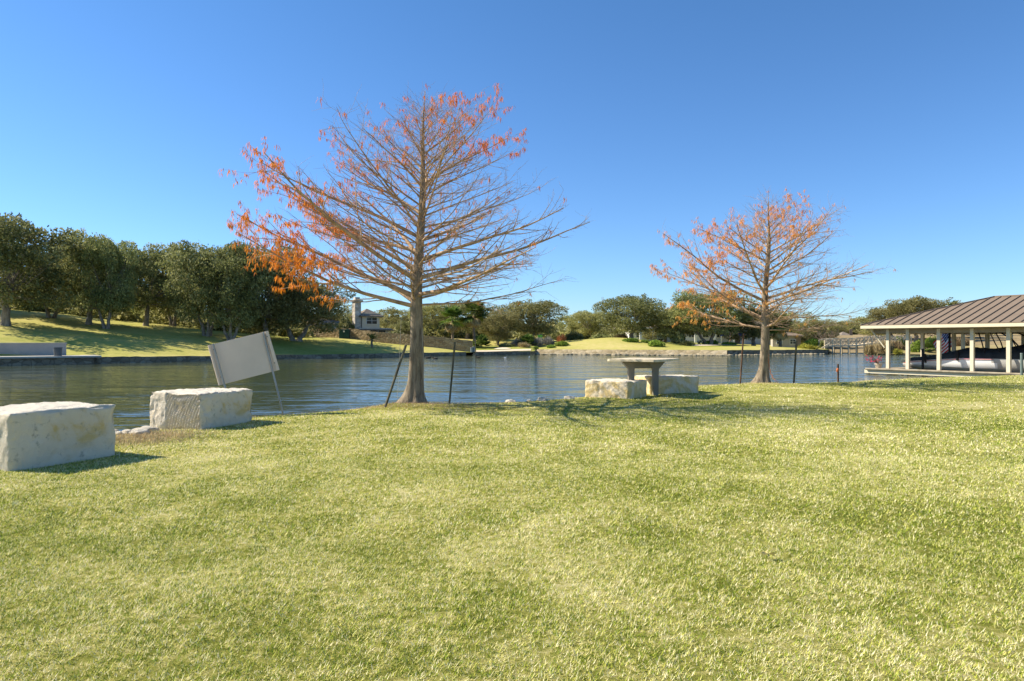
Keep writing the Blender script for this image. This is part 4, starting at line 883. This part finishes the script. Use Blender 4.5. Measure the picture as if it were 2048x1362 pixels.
# lime green box, lattice mast, ducks
t = thing('marker_box', 'bright lime-green box among the shrubs left of the green', 'box', (*XY(1080, 103), fz(*XY(1080, 103)))); m = BM(); m.box((0, 0, .95), (.7, .5, .75)); m.build('box', M['lime_green'], t, bevel=.03); m = BM(); m.box((0, 0, .3), (.1, .1, .6)); m.build('stand', M['postgreen'], t); m = BM(); m.box((0, 0, 1.36), (.8, .6, .07)); m.build('lid', M['postgreen'], t)
t = thing('lattice_mast', 'slim lattice mast rising behind the trees near the centre', 'mast', (*XY(1205, 190), fz(*XY(1205, 190)))); H = W(1205, 594, 190).z-t.location.z; m = BM()
for k in range(3): a = k*2.094; m.cyl((math.cos(a)*.28, math.sin(a)*.28, 0), (math.cos(a)*.28, math.sin(a)*.28, H), .05, .05, 5)
m.build('legs', M['steel'], t); m = BM()
for k in range(int(H/.7)):
    for j in range(3): a, b = j*2.094, (j+1)*2.094; m.cyl((math.cos(a)*.28, math.sin(a)*.28, k*.7), (math.cos(b)*.28, math.sin(b)*.28, (k+1)*.7), .03, .03, 4)
m.build('lattice', M['steel'], t)
def bird(label, px, py, mat, s=1., rz=0, group=None):
    d = (CH-WATER_Z)*F/(py-681); b = bmesh.new(); v = bmesh.ops.create_uvsphere(b, u_segments=14, v_segments=10, radius=1)['verts']
    for q in v:
        x = q.co.x; q.co = Vector((x*.24+(.05 if x < -.6 else 0)*0, q.co.y*.11*(1-.35*max(0, -x)), q.co.z*.09+.05+.05*max(0, -x)**2))
    v = bmesh.ops.create_uvsphere(b, u_segments=10, v_segments=8, radius=.055)['verts']
    for q in v: q.co += Vector((.24, 0, .20))
    bmesh.ops.create_cone(b, cap_ends=True, segments=8, radius1=.05, radius2=.035, depth=.14, matrix=__import__('mathutils').Matrix.Translation((.21, 0, .12)))
    r = bmesh.ops.create_cone(b, cap_ends=True, segments=6, radius1=.022, radius2=.008, depth=.08)['verts']
    for q in r: q.co = Vector((.32+q.co.z, q.co.y, .19+q.co.x*.6))
    me = bpy.data.meshes.new('duck'); b.to_mesh(me); b.free(); o = link_mesh('duck', me, mat, smooth=True); o.location = (*XY(px, d), WATER_Z-.01); o.rotation_euler = (0, 0, rz); o.scale = (s, s, s); return tag(o, label, 'duck', group)
bird('dark duck on the water just right of the tall cypress trunk', 856, 716.5, M['duck'], 1.3, 0); bird('second dark duck, a little farther right on the water', 871, 718, M['duck'], 1.2, 2.9)
bird('dark duck on the water below the dark dock wall', 957, 715.5, M['duck'], 1.2, 3); bird('white bird on the water left of the centre', 1010, 715.5, M['egret'], .55, 0); bird('white bird on the water in front of the cream wall', 1058, 714.5, M['egret'], .55, 1)

# ------------------------------------------------------------------ houses
def hip(mm, cx, cy, z, w_, d_, h, ov=.5):
    a, b = w_/2+ov, d_/2+ov; r = max(.05, a-b) if a > b else .05
    V = [(cx-a, cy-b, z), (cx+a, cy-b, z), (cx+a, cy+b, z), (cx-a, cy+b, z)]; rl, rr_ = (cx-r, cy, z+h), (cx+r, cy, z+h)
    mm.poly([V[0], V[1], rr_, rl]); mm.poly([V[1], V[2], rr_]); mm.poly([V[2], V[3], rl, rr_]); mm.poly([V[3], V[0], rl]); mm.poly(V)
    mm.box((cx, cy, z-.08), (2*a+.04, 2*b+.04, .15))
def window(t, x, y, z, w_, h, rz=0):
    f = BM(); f.box((0, 0, 0), (w_+.16, .08, h+.16)); o = f.build('window', M['white'], t); o.location = (x, y, z); o.rotation_euler = (0, 0, rz)
    g = BM(); g.box((0, -.05, 0), (w_, .04, h)); g.build('pane', M['glass'], o); g = BM(); g.box((0, -.08, 0), (.06, .03, h)); g.box((0, -.08, 0), (w_, .03, .05)); g.build('glazing_bar', M['white'], o)
HD = 116; x, y = XY(740, HD); zb = fz(x, y); t = thing('turret_house', 'cream house with a hipped upper room and a stone chimney', 'house', (x, y, zb), R(38))
zl = W(740, 656, HD).z-zb; zu0 = W(740, 651, HD).z-zb; zu1 = W(740, 633, HD).z-zb; za = W(737, 618, HD).z-zb
m = BM(); m.box((.8, 2, zl/2-.5), (6.0, 5, zl+1)); m.box((-7.5, 3, zl/2-.2), (8, 6, zl+1.6)); m.build('lower_wall', M['stucco'], t)
m = BM(); m.box((0, 1.2, (zu0+zu1)/2), (3.2, 3.2, zu1-zu0+1.0)); m.build('upper_wall', M['stucco'], t); m = BM(); hip(m, 0, 1.2, zu1+.1, 3.2, 3.2, za-zu1, .5); m.build('upper_roof', M['tile'], t)
m = BM(); hip(m, .8, 2, zl-.25, 6, 5, .6, .45); m.build('lower_roof', M['tile'], t); m = BM(); hip(m, -7.5, 3, zl+.6, 8, 6, .9, .5); m.build('side_roof', M['tile'], t)
window(t, 0.1, -.45, (zu0+zu1)/2+.05, 1.9, 1.1); window(t, -1.65, 1.2, (zu0+zu1)/2+.05, 1.1, 1.1, R(-90)); window(t, 1.2, -.56, zl*.5, 2.8, .8)
m = BM(); m.box((-2.3, .3, (W(715, 603, HD).z-zb)/2), (1.1, 1.1, W(715, 603, HD).z-zb)); m.box((-2.3, .3, W(715, 603, HD).z-zb+.05), (1.6, 1.6, .25)); c = m.build('chimney', M['chim'], t); m = BM(); m.box((-2.3, .3, W(715, 603, HD).z-zb+.4), (.8, .8, .5)); m.build('chimney_pot', M['chim'], c)
def house(label, px, d, eave_y, apex_y, wpx, mat, roof='tile', rz=0, nwin=3, cols=0, dep=8):
    x, y = XY(px, d); zb = fz(x, y); e = W(px, eave_y, d).z-zb; h = W(px, apex_y, d).z-W(px, eave_y, d).z; w_ = wpx/F*d; t = thing('house', label, 'house', (x, y, zb), rz)
    m = BM(); m.box((0, dep/2, e/2-.6), (w_, dep, e+1.2)); m.build('wall', M[mat], t); m = BM(); hip(m, 0, dep/2, e+.1, w_, dep, h, .6); m.build('roof', M[roof], t)
    for k in range(nwin): window(t, (k-(nwin-1)/2)*w_/nwin, -.04, e*.52, w_/nwin*.38, e*.36)
    m = BM(); m.box((w_*.44 if nwin > 1 else w_*.3, -.03, .95), (.9, .08, 1.9)); m.build('door', M['roof_metal'], t)
    for k in range(cols): m = BM(); m.box(((k-(cols-1)/2)*w_/cols, -1.8, e/2), (.35, .35, e)); m.build('column', M['white'], t)
    if cols: m = BM(); m.box((0, -1.1, e+.02), (w_, 2.0, .2)); m.build('porch_roof', M['stucco_w'], t)
house('low cream house showing under the tall oak beside the green', 1232, 150, 661, 652, 60, 'stucco_w', rz=.1); house('white house with porch columns left of the pale leaning trunk', 1315, 126, 657, 640, 100, 'stucco_w', cols=4, nwin=4)
house('white house behind the pale leaning trunk', 1425, 124, 650, 632, 110, 'stucco_w', nwin=4, cols=3, rz=-.1); house('white house with a dark awning right behind the smaller cypress', 1520, 124, 652, 636, 85, 'stucco_w', nwin=3)
house('low grey stone house with a dark roof right of the skirted palm', 1572, 112, 672, 662, 50, 'stucco_g', roof='roof_metal', nwin=2, rz=-.3, dep=5); house('small distant house above the left end of the footbridge', 1660, 185, 673, 667, 32, 'stucco_w', nwin=2, dep=5); house('tiny distant house above the footbridge', 1693, 190, 673, 664, 20, 'stucco_g', nwin=2, dep=4)
t = thing('awning', 'dark blue awning on the white house left of the smaller cypress', 'awning', W(1466, 672, 121.5)); m = BM(); m.prism([(-2.2, 0, 0), (2.2, 0, 0), (1.9, 1.4, 1.5), (-1.9, 1.4, 1.5)], (0, 0, .08)); m.build('canopy', M['flag_b'], t)
for s in (-1, 1): m = BM(); m.box((s*2.1, .05, -.7), (.1, .1, 1.5)); m.build('post', M['white'], t)

# ------------------------------------------------------------------ footbridge
t = thing('footbridge', 'weathered wooden footbridge with cross-braced railings over the creek', 'bridge', W(1650, 705, 96.5)); o = t.location; D = 96.5
def dz(px): return W(px, 691.5-5.*sstep(np.array([(px-1700)/60.])).item()+4*sstep(np.array([(1662-px)/16.])).item(), D).z
pxs_ = list(np.linspace(1649, 1822, 23)); m = BM(); rl = BM(); tr = BM()
for a, b in zip(pxs_[:-1], pxs_[1:]):
    A = Vector((*XY(a, D), dz(a)))-o; B = Vector((*XY(b, D), dz(b)))-o; m.beam(A+Vector((0, .9, 0)), B+Vector((0, .9, 0)), 2.0, .22)
    for off in (0, 1.8):
        q = Vector((0, off, 0)); rl.beam(A+q+Vector((0, 0, 1.02)), B+q+Vector((0, 0, 1.02)), .12, .1); rl.beam(A+q+Vector((0, 0, .55)), B+q+Vector((0, 0, .55)), .06, .1); tr.beam(A+q+Vector((0, 0, .1)), B+q+Vector((0, 0, 1.0)), .06, .08); tr.beam(A+q+Vector((0, 0, 1.0)), B+q+Vector((0, 0, .1)), .06, .08)
m.build('deck', M['bridge'], t); rl.build('handrail', M['bridge'], t); tr.build('cross_brace', M['bridge'], t)
for i, px in enumerate(pxs_):
    for off in (-.06, 1.86):
        if i % 2 == 0:
            m = BM(); p = Vector((*XY(px, D), dz(px)))-o; lowz = -1.0-o.z; m.box((p.x, p.y+off, (p.z+1.08+(lowz if i < 14 else p.z-.6))/2), (.13, .13, (p.z+1.08)-(lowz if i < 14 else p.z-.6))); m.build('post', M['bridge'], t)
m = BM(); a = W(1642, 697, 96)-o; b = W(1660, 686, 96)-o; m.beam(a, b, .12, .12); m.beam(a+Vector((0, 2, 0)), b+Vector((0, 2, 0)), .12, .12); m.build('ramp_rail', M['bridge'], t)

# ------------------------------------------------------------------ boathouse
U = Vector((.547, -.837, 0)); NN = Vector((.837, .547, 0)); P0 = Vector((21.05, 38.2, 0))    # U runs along the front toward the camera, NN goes back
def DK(u, n_, z): return P0+U*u+NN*n_+Vector((0, 0, z))
base = DK(0, 0, -.145); rzU = math.atan2(U.y, U.x)
t = thing('boathouse', 'open boathouse with a brown standing-seam hipped roof on cream posts', 'boathouse', base)
def L(u, n_, z): return DK(u, n_, z)-base
zd = -.145; ze = 2.27; zr = 3.80; u0, u1 = -1.2, 13.6; n0, n1 = -.65, 9.4; nm = (n0+n1)/2; hr = 5.0
A, B, C, Dd = L(u0, n0, ze), L(u1, n0, ze), L(u1, n1, ze), L(u0, n1, ze); R1, R2 = L(u0+4.7, nm, zr), L(u1-4.7, nm, zr)
def slab(mm, pts, th=.05):
    n_ = (pts[1]-pts[0]).cross(pts[2]-pts[0]).normalized(); n_ = n_ if n_.z > 0 else -n_; mm.prism([p for p in pts], n_*th)
m = BM(); slab(m, [A, B, R2, R1]); m.build('roof', M['roof_metal'], t); m = BM(); slab(m, [B, C, R2]); m.build('roof', M['roof_metal'], t); m = BM(); slab(m, [C, Dd, R1, R2]); m.build('roof', M['roof_metal'], t); m = BM(); slab(m, [Dd, A, R1]); m.build('roof', M['roof_metal'], t)
sm = BM(); up = Vector((0, 0, .075)); k = u0+.42
while k < u1-.2:
    for side in (0, 1):
        f = 1.0
        if k < u0+4.7: f = (k-u0)/4.7
        elif k > u1-4.7: f = (u1-k)/4.7
        nA = n0 if side == 0 else n1; nB = nA+(nm-nA)*f; zB = ze+(zr-ze)*f; sm.beam(L(k, nA, ze)+up, L(k, nB, zB)+up, .035, .055)
    k += .46
k = n0+.42
while k < n1-.2:
    f = (k-n0)/(nm-n0) if k < nm else (n1-k)/(n1-nm); sm.beam(L(u0, k, ze)+up, L(u0+4.7*f, k, ze+(zr-ze)*f)+up, .035, .055); sm.beam(L(u1, k, ze)+up, L(u1-4.7*f, k, ze+(zr-ze)*f)+up, .035, .055); k += .46
sm.build('roof_seams', M['roof_metal'], t)
m = BM()
for a, b in ((A, R1), (B, R2), (C, R2), (Dd, R1), (R1, R2)): m.beam(a+up, b+up, .14, .07)
m.build('ridge_cap', M['roof_metal'], t)
m = BM(); q = Vector((0, 0, -.07))
for a, b in ((A, B), (B, C), (C, Dd), (Dd, A)): m.beam(a+q, b+q, .05, .16)
m.build('fascia', M['dock_trim'], t, bevel=.006)
m = BM(); mm = [p+Vector((0, 0, -.165)) for p in (A, B, C, Dd)]; m.prism(mm, (0, 0, .02)); m.build('soffit', M['soffit'], t)
m = BM()
for n_ in (0, 4.0, 8.8): m.beam(L(u0+.4, n_, ze-.30), L(u1-.4, n_, ze-.30), .12, .24)
m.build('beam', M['soffit'], t)
posts = [(0, 0), (1.07, 0), (2.66, 0), (4.24, 0), (5.84, 0), (7.45, 0), (9.05, 0), (10.6, 0), (12.2, 0), (-.1, 4.0), (1.6, 4.0), (3.3, 4.0), (5.0, 4.0), (6.7, 4.0), (8.4, 4.0), (11, 4.0), (0, 8.8), (2.6, 8.8), (5.2, 8.8), (7.8, 8.8), (10.4, 8.8)]
for (u_, n_) in posts:
    m = BM(); a = L(u_, n_, zd-1.3 if n_ > 0 else zd); b = L(u_, n_, ze-.2); c = (a+b)/2; m.box(c, (.17, .17, (b-a).length), rzU); m.build('post', M['dock_post'], t, bevel=.008)
m = BM()
for (a, b, c_, d_) in ((-1.0, 12.5, -.55, .75), (-1.0, 12.5, 3.6, 4.5), (-1.0, 12.5, 8.4, 9.3), (-1.0, .2, .75, 3.6)):
    nb_ = int((b-a)/.15)
    if c_ == .75: m.box((L(a, c_, zd)+L(b, d_, zd))/2+Vector((0, 0, -.02)), (b-a, d_-c_, .05), rzU); continue
    for k in range(nb_):
        u_ = a+(b-a)*(k+.5)/nb_; m.box((L(u_, c_, zd-.025)+L(u_, d_, zd-.025))/2, ((b-a)/nb_-.012, d_-c_, .045), rzU)
bpy_deck = m; m.box(L(0, 0, -5), (.01, .01, .01)); m.build('deck', M['deck_wood'], t)
m = BM(); m.beam(L(-1.0, -.58, zd-.14), L(12.5, -.58, zd-.14), .06, .2); m.beam(L(-1.0, -.58, zd-.14), L(-1.0, .75, zd-.14), .06, .2); m.build('deck_rim', M['dock_trim'], t)
for u_ in (-.9, .9, 1.2, 3.0, 5.4, 7.8): m = BM(); m.box(L(u_, -.45, zd-.65), (.16, .16, 1.1), rzU); m.build('pile', M['dock_trim'], t)
m = BM(); m.cyl(L(-.95, -.2, 2.2), L(-.15, -.1, 1.05), .035, .035, 8); m.build('diagonal_brace', M['dock_trim'], t)
# lower walkway beam running in front of the posts
tw = thing('walkway_pipe', 'grey rounded dock edge bumper along the front of the boathouse deck', 'dock bumper', DK(-.9, -.7, zd)); m = BM(); m.cyl(Vector((0, 0, .0)), U*10+Vector((0, 0, .0)), .06, .06, 10); m.build('bumper', M['deck_wood'], tw)
# planter
t = thing('flower_pot', 'pale pot of pink flowers on the left end of the boathouse deck', 'potted plant', DK(-.55, .0, zd)); m = BM(); m.cyl((0, 0, 0), (0, 0, .26), .12, .19, 14); m.cyl((0, 0, .24), (0, 0, .29), .21, .21, 14); m.build('pot', M['pot'], t)
rf = random.Random(5); st, pk = [], BM()
for k in range(26):
    a = rf.random()*6.28; l_ = rf.uniform(.2, .62); e = Vector((math.cos(a)*l_*.75-.22, math.sin(a)*l_*.6, .28+l_*rf.uniform(.1, 1.05))); st.append(([(0, 0, .25), tuple(e*.5+Vector((0, 0, .22))), tuple(e)], [.008, .006, .004]))
    for j in range(5): pk.poly([e+Vector((rf.gauss(0, .03), rf.gauss(0, .03), rf.gauss(0, .035))) for _ in range(3)])
V, Fc = tubes(st, 4); link_mesh('stems', np_mesh('stems', V, Fc, 4), M['bark_grey'], t); pk.build('blossoms', M['pink'], t)

# boat
t = thing('motor_boat', 'white motorboat under a black canvas cover inside the boathouse', 'boat', DK(0, 2.0, .05), rzU); BL_ = 8.2
def hullsec(f):   # f 0 bow .. 1 stern ; half width, keel z, chine z, gunwale z
    wdt = 1.22*min(1, (f*2.3)**.55) if f > 0 else .02; return wdt, -.25+.35*(1-min(1, f*3))**2, .05+.12*(1-min(1, f*2.2)), .20+.36*min(1, f*2.2)**.7
V, Fc = [], []; ns = 34; mats_f = []
for i in range(ns):
    f = i/(ns-1); w_, kz, cz, gz = hullsec(max(f, .002)); x = -.2+f*BL_
    row = [(x, w_, gz), (x, w_*1.02, gz-.10), (x, w_*.97, (gz-.10+cz)/2), (x, w_*.92, cz-.08), (x, 0, kz-.15), (x, -w_*.92, cz-.08), (x, -w_*.97, (gz-.10+cz)/2), (x, -w_*1.02, gz-.10), (x, -w_, gz)]; V += row
for i in range(ns-1):
    for j in range(8): Fc.append((i*9+j, i*9+j+1, (i+1)*9+j+1, (i+1)*9+j))
me = np_mesh('hull', V, Fc, 4); me.materials.append(M['hull']); me.materials.append(M['hull_grey'])
for p in me.polygons:
    x = p.center.x+abs(p.center.z-.1)*.5
    if x > 5.0 or (abs(p.center.y) < .8 and p.center.z < .0): p.material_index = 1
o_ = link_mesh('hull', me, None, t, True)
V, Fc = [], []; nc = 13
for i in range(ns):
    f = i/(ns-1); w_, kz, cz, gz = hullsec(max(f, .002)); x = -.28+f*(BL_+.1)
    peak = .16+.34*math.exp(-((f-.46)/.16)**2)+.46*float(sstep(np.array([(f-.5)/.25])).item()); 
    if f < .05: peak = .05
    for j in range(nc):
        a = math.pi*j/(nc-1); s = math.sin(a)
        V.append((x, math.cos(a)*w_*1.03, gz-.03+peak*s**.8*(1+.06*math.sin(i*1.9+j))+.015*math.sin(i*2.7)*s+(-.05 if s < .01 else 0)))
for i in range(ns-1):
    for j in range(nc-1): Fc.append((i*nc+j, i*nc+j+1, (i+1)*nc+j+1, (i+1)*nc+j))
link_mesh('canvas_cover', np_mesh('canvas_cover', V, Fc, 4), M['canvas'], t, True)
V, Fc = tubes([([(-.2+f*BL_, -hullsec(f)[0]*1.04-.004, hullsec(f)[3]-.12) for f in np.linspace(.02, .62, 20)], [.014]*20)], 5); link_mesh('red_stripe', np_mesh('red_stripe', V, Fc, 4), M['redline'], t)
st = []
for s in (-1, 1):
    st.append(([(4.5, s*1.15, .5), (4.3, s*1.1, 1.3), (4.1, s*1.0, 1.82)], [.03]*3)); st.append(([(6.4, s*1.15, .55), (5.6, s*1.1, 1.5), (5.0, s*1.0, 1.86)], [.035]*3)); st.append(([(5.3, s*1.15, .5), (4.9, s*1.1, 1.25), (4.6, s*1., 1.86)], [.025]*3))
V, Fc = tubes(st, 6); link_mesh('tower_frame', np_mesh('tower_frame', V, Fc, 4), M['black'], t); m = BM(); m.box((4.6, 0, 1.90), (1.3, 2.1, .12)); m.build('tower_top', M['canvas'], t, bevel=.04)
m = BM(); m.box((1.5, -1.02, .42), (.10, .12, .5), 0, .1); m.build('fender', M['black'], t, bevel=.03); m = BM(); m.box((3.2, -1.24, .62), (.14, .10, .55), 0, .1); m.build('fender', M['black'], t, bevel=.03)
t = thing('boat_lift', 'grey boat lift cradle under the covered motorboat', 'boat lift', DK(0, 2.0, -.5), rzU); m = BM(); m.beam((1.6, -1.5, .1), (1.6, 1.5, .1), .12); m.beam((5.6, -1.5, .1), (5.6, 1.5, .1), .12); m.build('cross_beam', M['steel'], t)
for s in (-.6, .6): m = BM(); m.beam((.8, s, .28), (6.4, s, .28), .15, .1); m.build('bunk', M['white'], t)
for (u_, s) in ((1.6, -1.5), (5.6, -1.5), (1.6, 1.5), (5.6, 1.5)): m = BM(); m.beam((u_, s, .05), (u_, s, 1.5 if s < 0 and u_ < 3 else 2.6), .09, .09); m.build('guide_post', M['black'] if u_ < 3 else M['steel'], t)
# flag
def flag(label, o3, ex, ez, w_, h, group=None, drop=.5):
    t = thing('flag', label, 'flag', o3, group=group); mats = [M['flag_r'], M['flag_w'], M['flag_b']]; b = bmesh.new(); nx_, nz2 = 22, 26; vv = []
    for j in range(nz2+1):
        row = []
        for i in range(nx_+1):
            a, c = i/nx_, j/nz2; p = ex*(a*w_)-ez*(c*h)+Vector((0, .06*math.sin(a*9+c*2), 0))+Vector((0, 0, -drop*a*w_)); row.append(b.verts.new(p))
        vv.append(row)
    for j in range(nz2):
        for i in range(nx_):
            f = b.faces.new((vv[j][i], vv[j][i+1], vv[j+1][i+1], vv[j+1][i])); s = j//2
            f.material_index = 0 if s % 2 == 0 else 1
            if j < 14 and i < 9: f.material_index = 1 if (i % 2 == 0 and j % 3 == 1) else 2
    me = bpy.data.meshes.new('cloth'); b.to_mesh(me); b.free()
    ob = link_mesh('cloth', me, mats, t); m = BM(); m.cyl(ex*-.01+ez*.03, ex*-.01-ez*(h+.1), .015, .015, 8); m.build('staff', M['white'], t); return t
H1, H2 = W(1893, 657, 44.8), W(1906, 690, 44.8); fly = W(1869, 683, 44.8)-H1; hv = (H1-H2)
flag('American flag hanging at a slant behind the boathouse posts', H1, fly.normalized(), hv.normalized(), fly.length*1.12, hv.length, drop=.0)
# green-grey pole at the right edge
t = thing('mooring_pole', 'green-grey pole standing right of the boathouse at the photo edge', 'pole', (*XY(2043, 31), -.2)); m = BM(); m.cyl((0, 0, 0), (0, 0, 1.05), .055, .055, 12); m.build('pole', M['postgreen'], t); m = BM(); m.cyl((0, 0, 1.05), (0, 0, 1.08), .065, .05, 12); m.build('cap', M['postgreen'], t)
# fallen leaf and scraps on the lawn
b = BM(); c0 = Vector((*XY(1536, 1979/(1121-681.)), .045))
for k in range(7):
    a = k*.9; e = c0+Vector((math.cos(a)*.06, math.sin(a)*.045, .012*math.sin(k*2))); b.poly([c0, c0+Vector((math.cos(a-.3)*.035, math.sin(a-.3)*.03, .015)), e, c0+Vector((math.cos(a+.3)*.035, math.sin(a+.3)*.03, .0))])
tag(b.build('fallen_leaf', M['leafdead']), 'curled dead leaf lying on the lawn in the lower right', 'leaf')
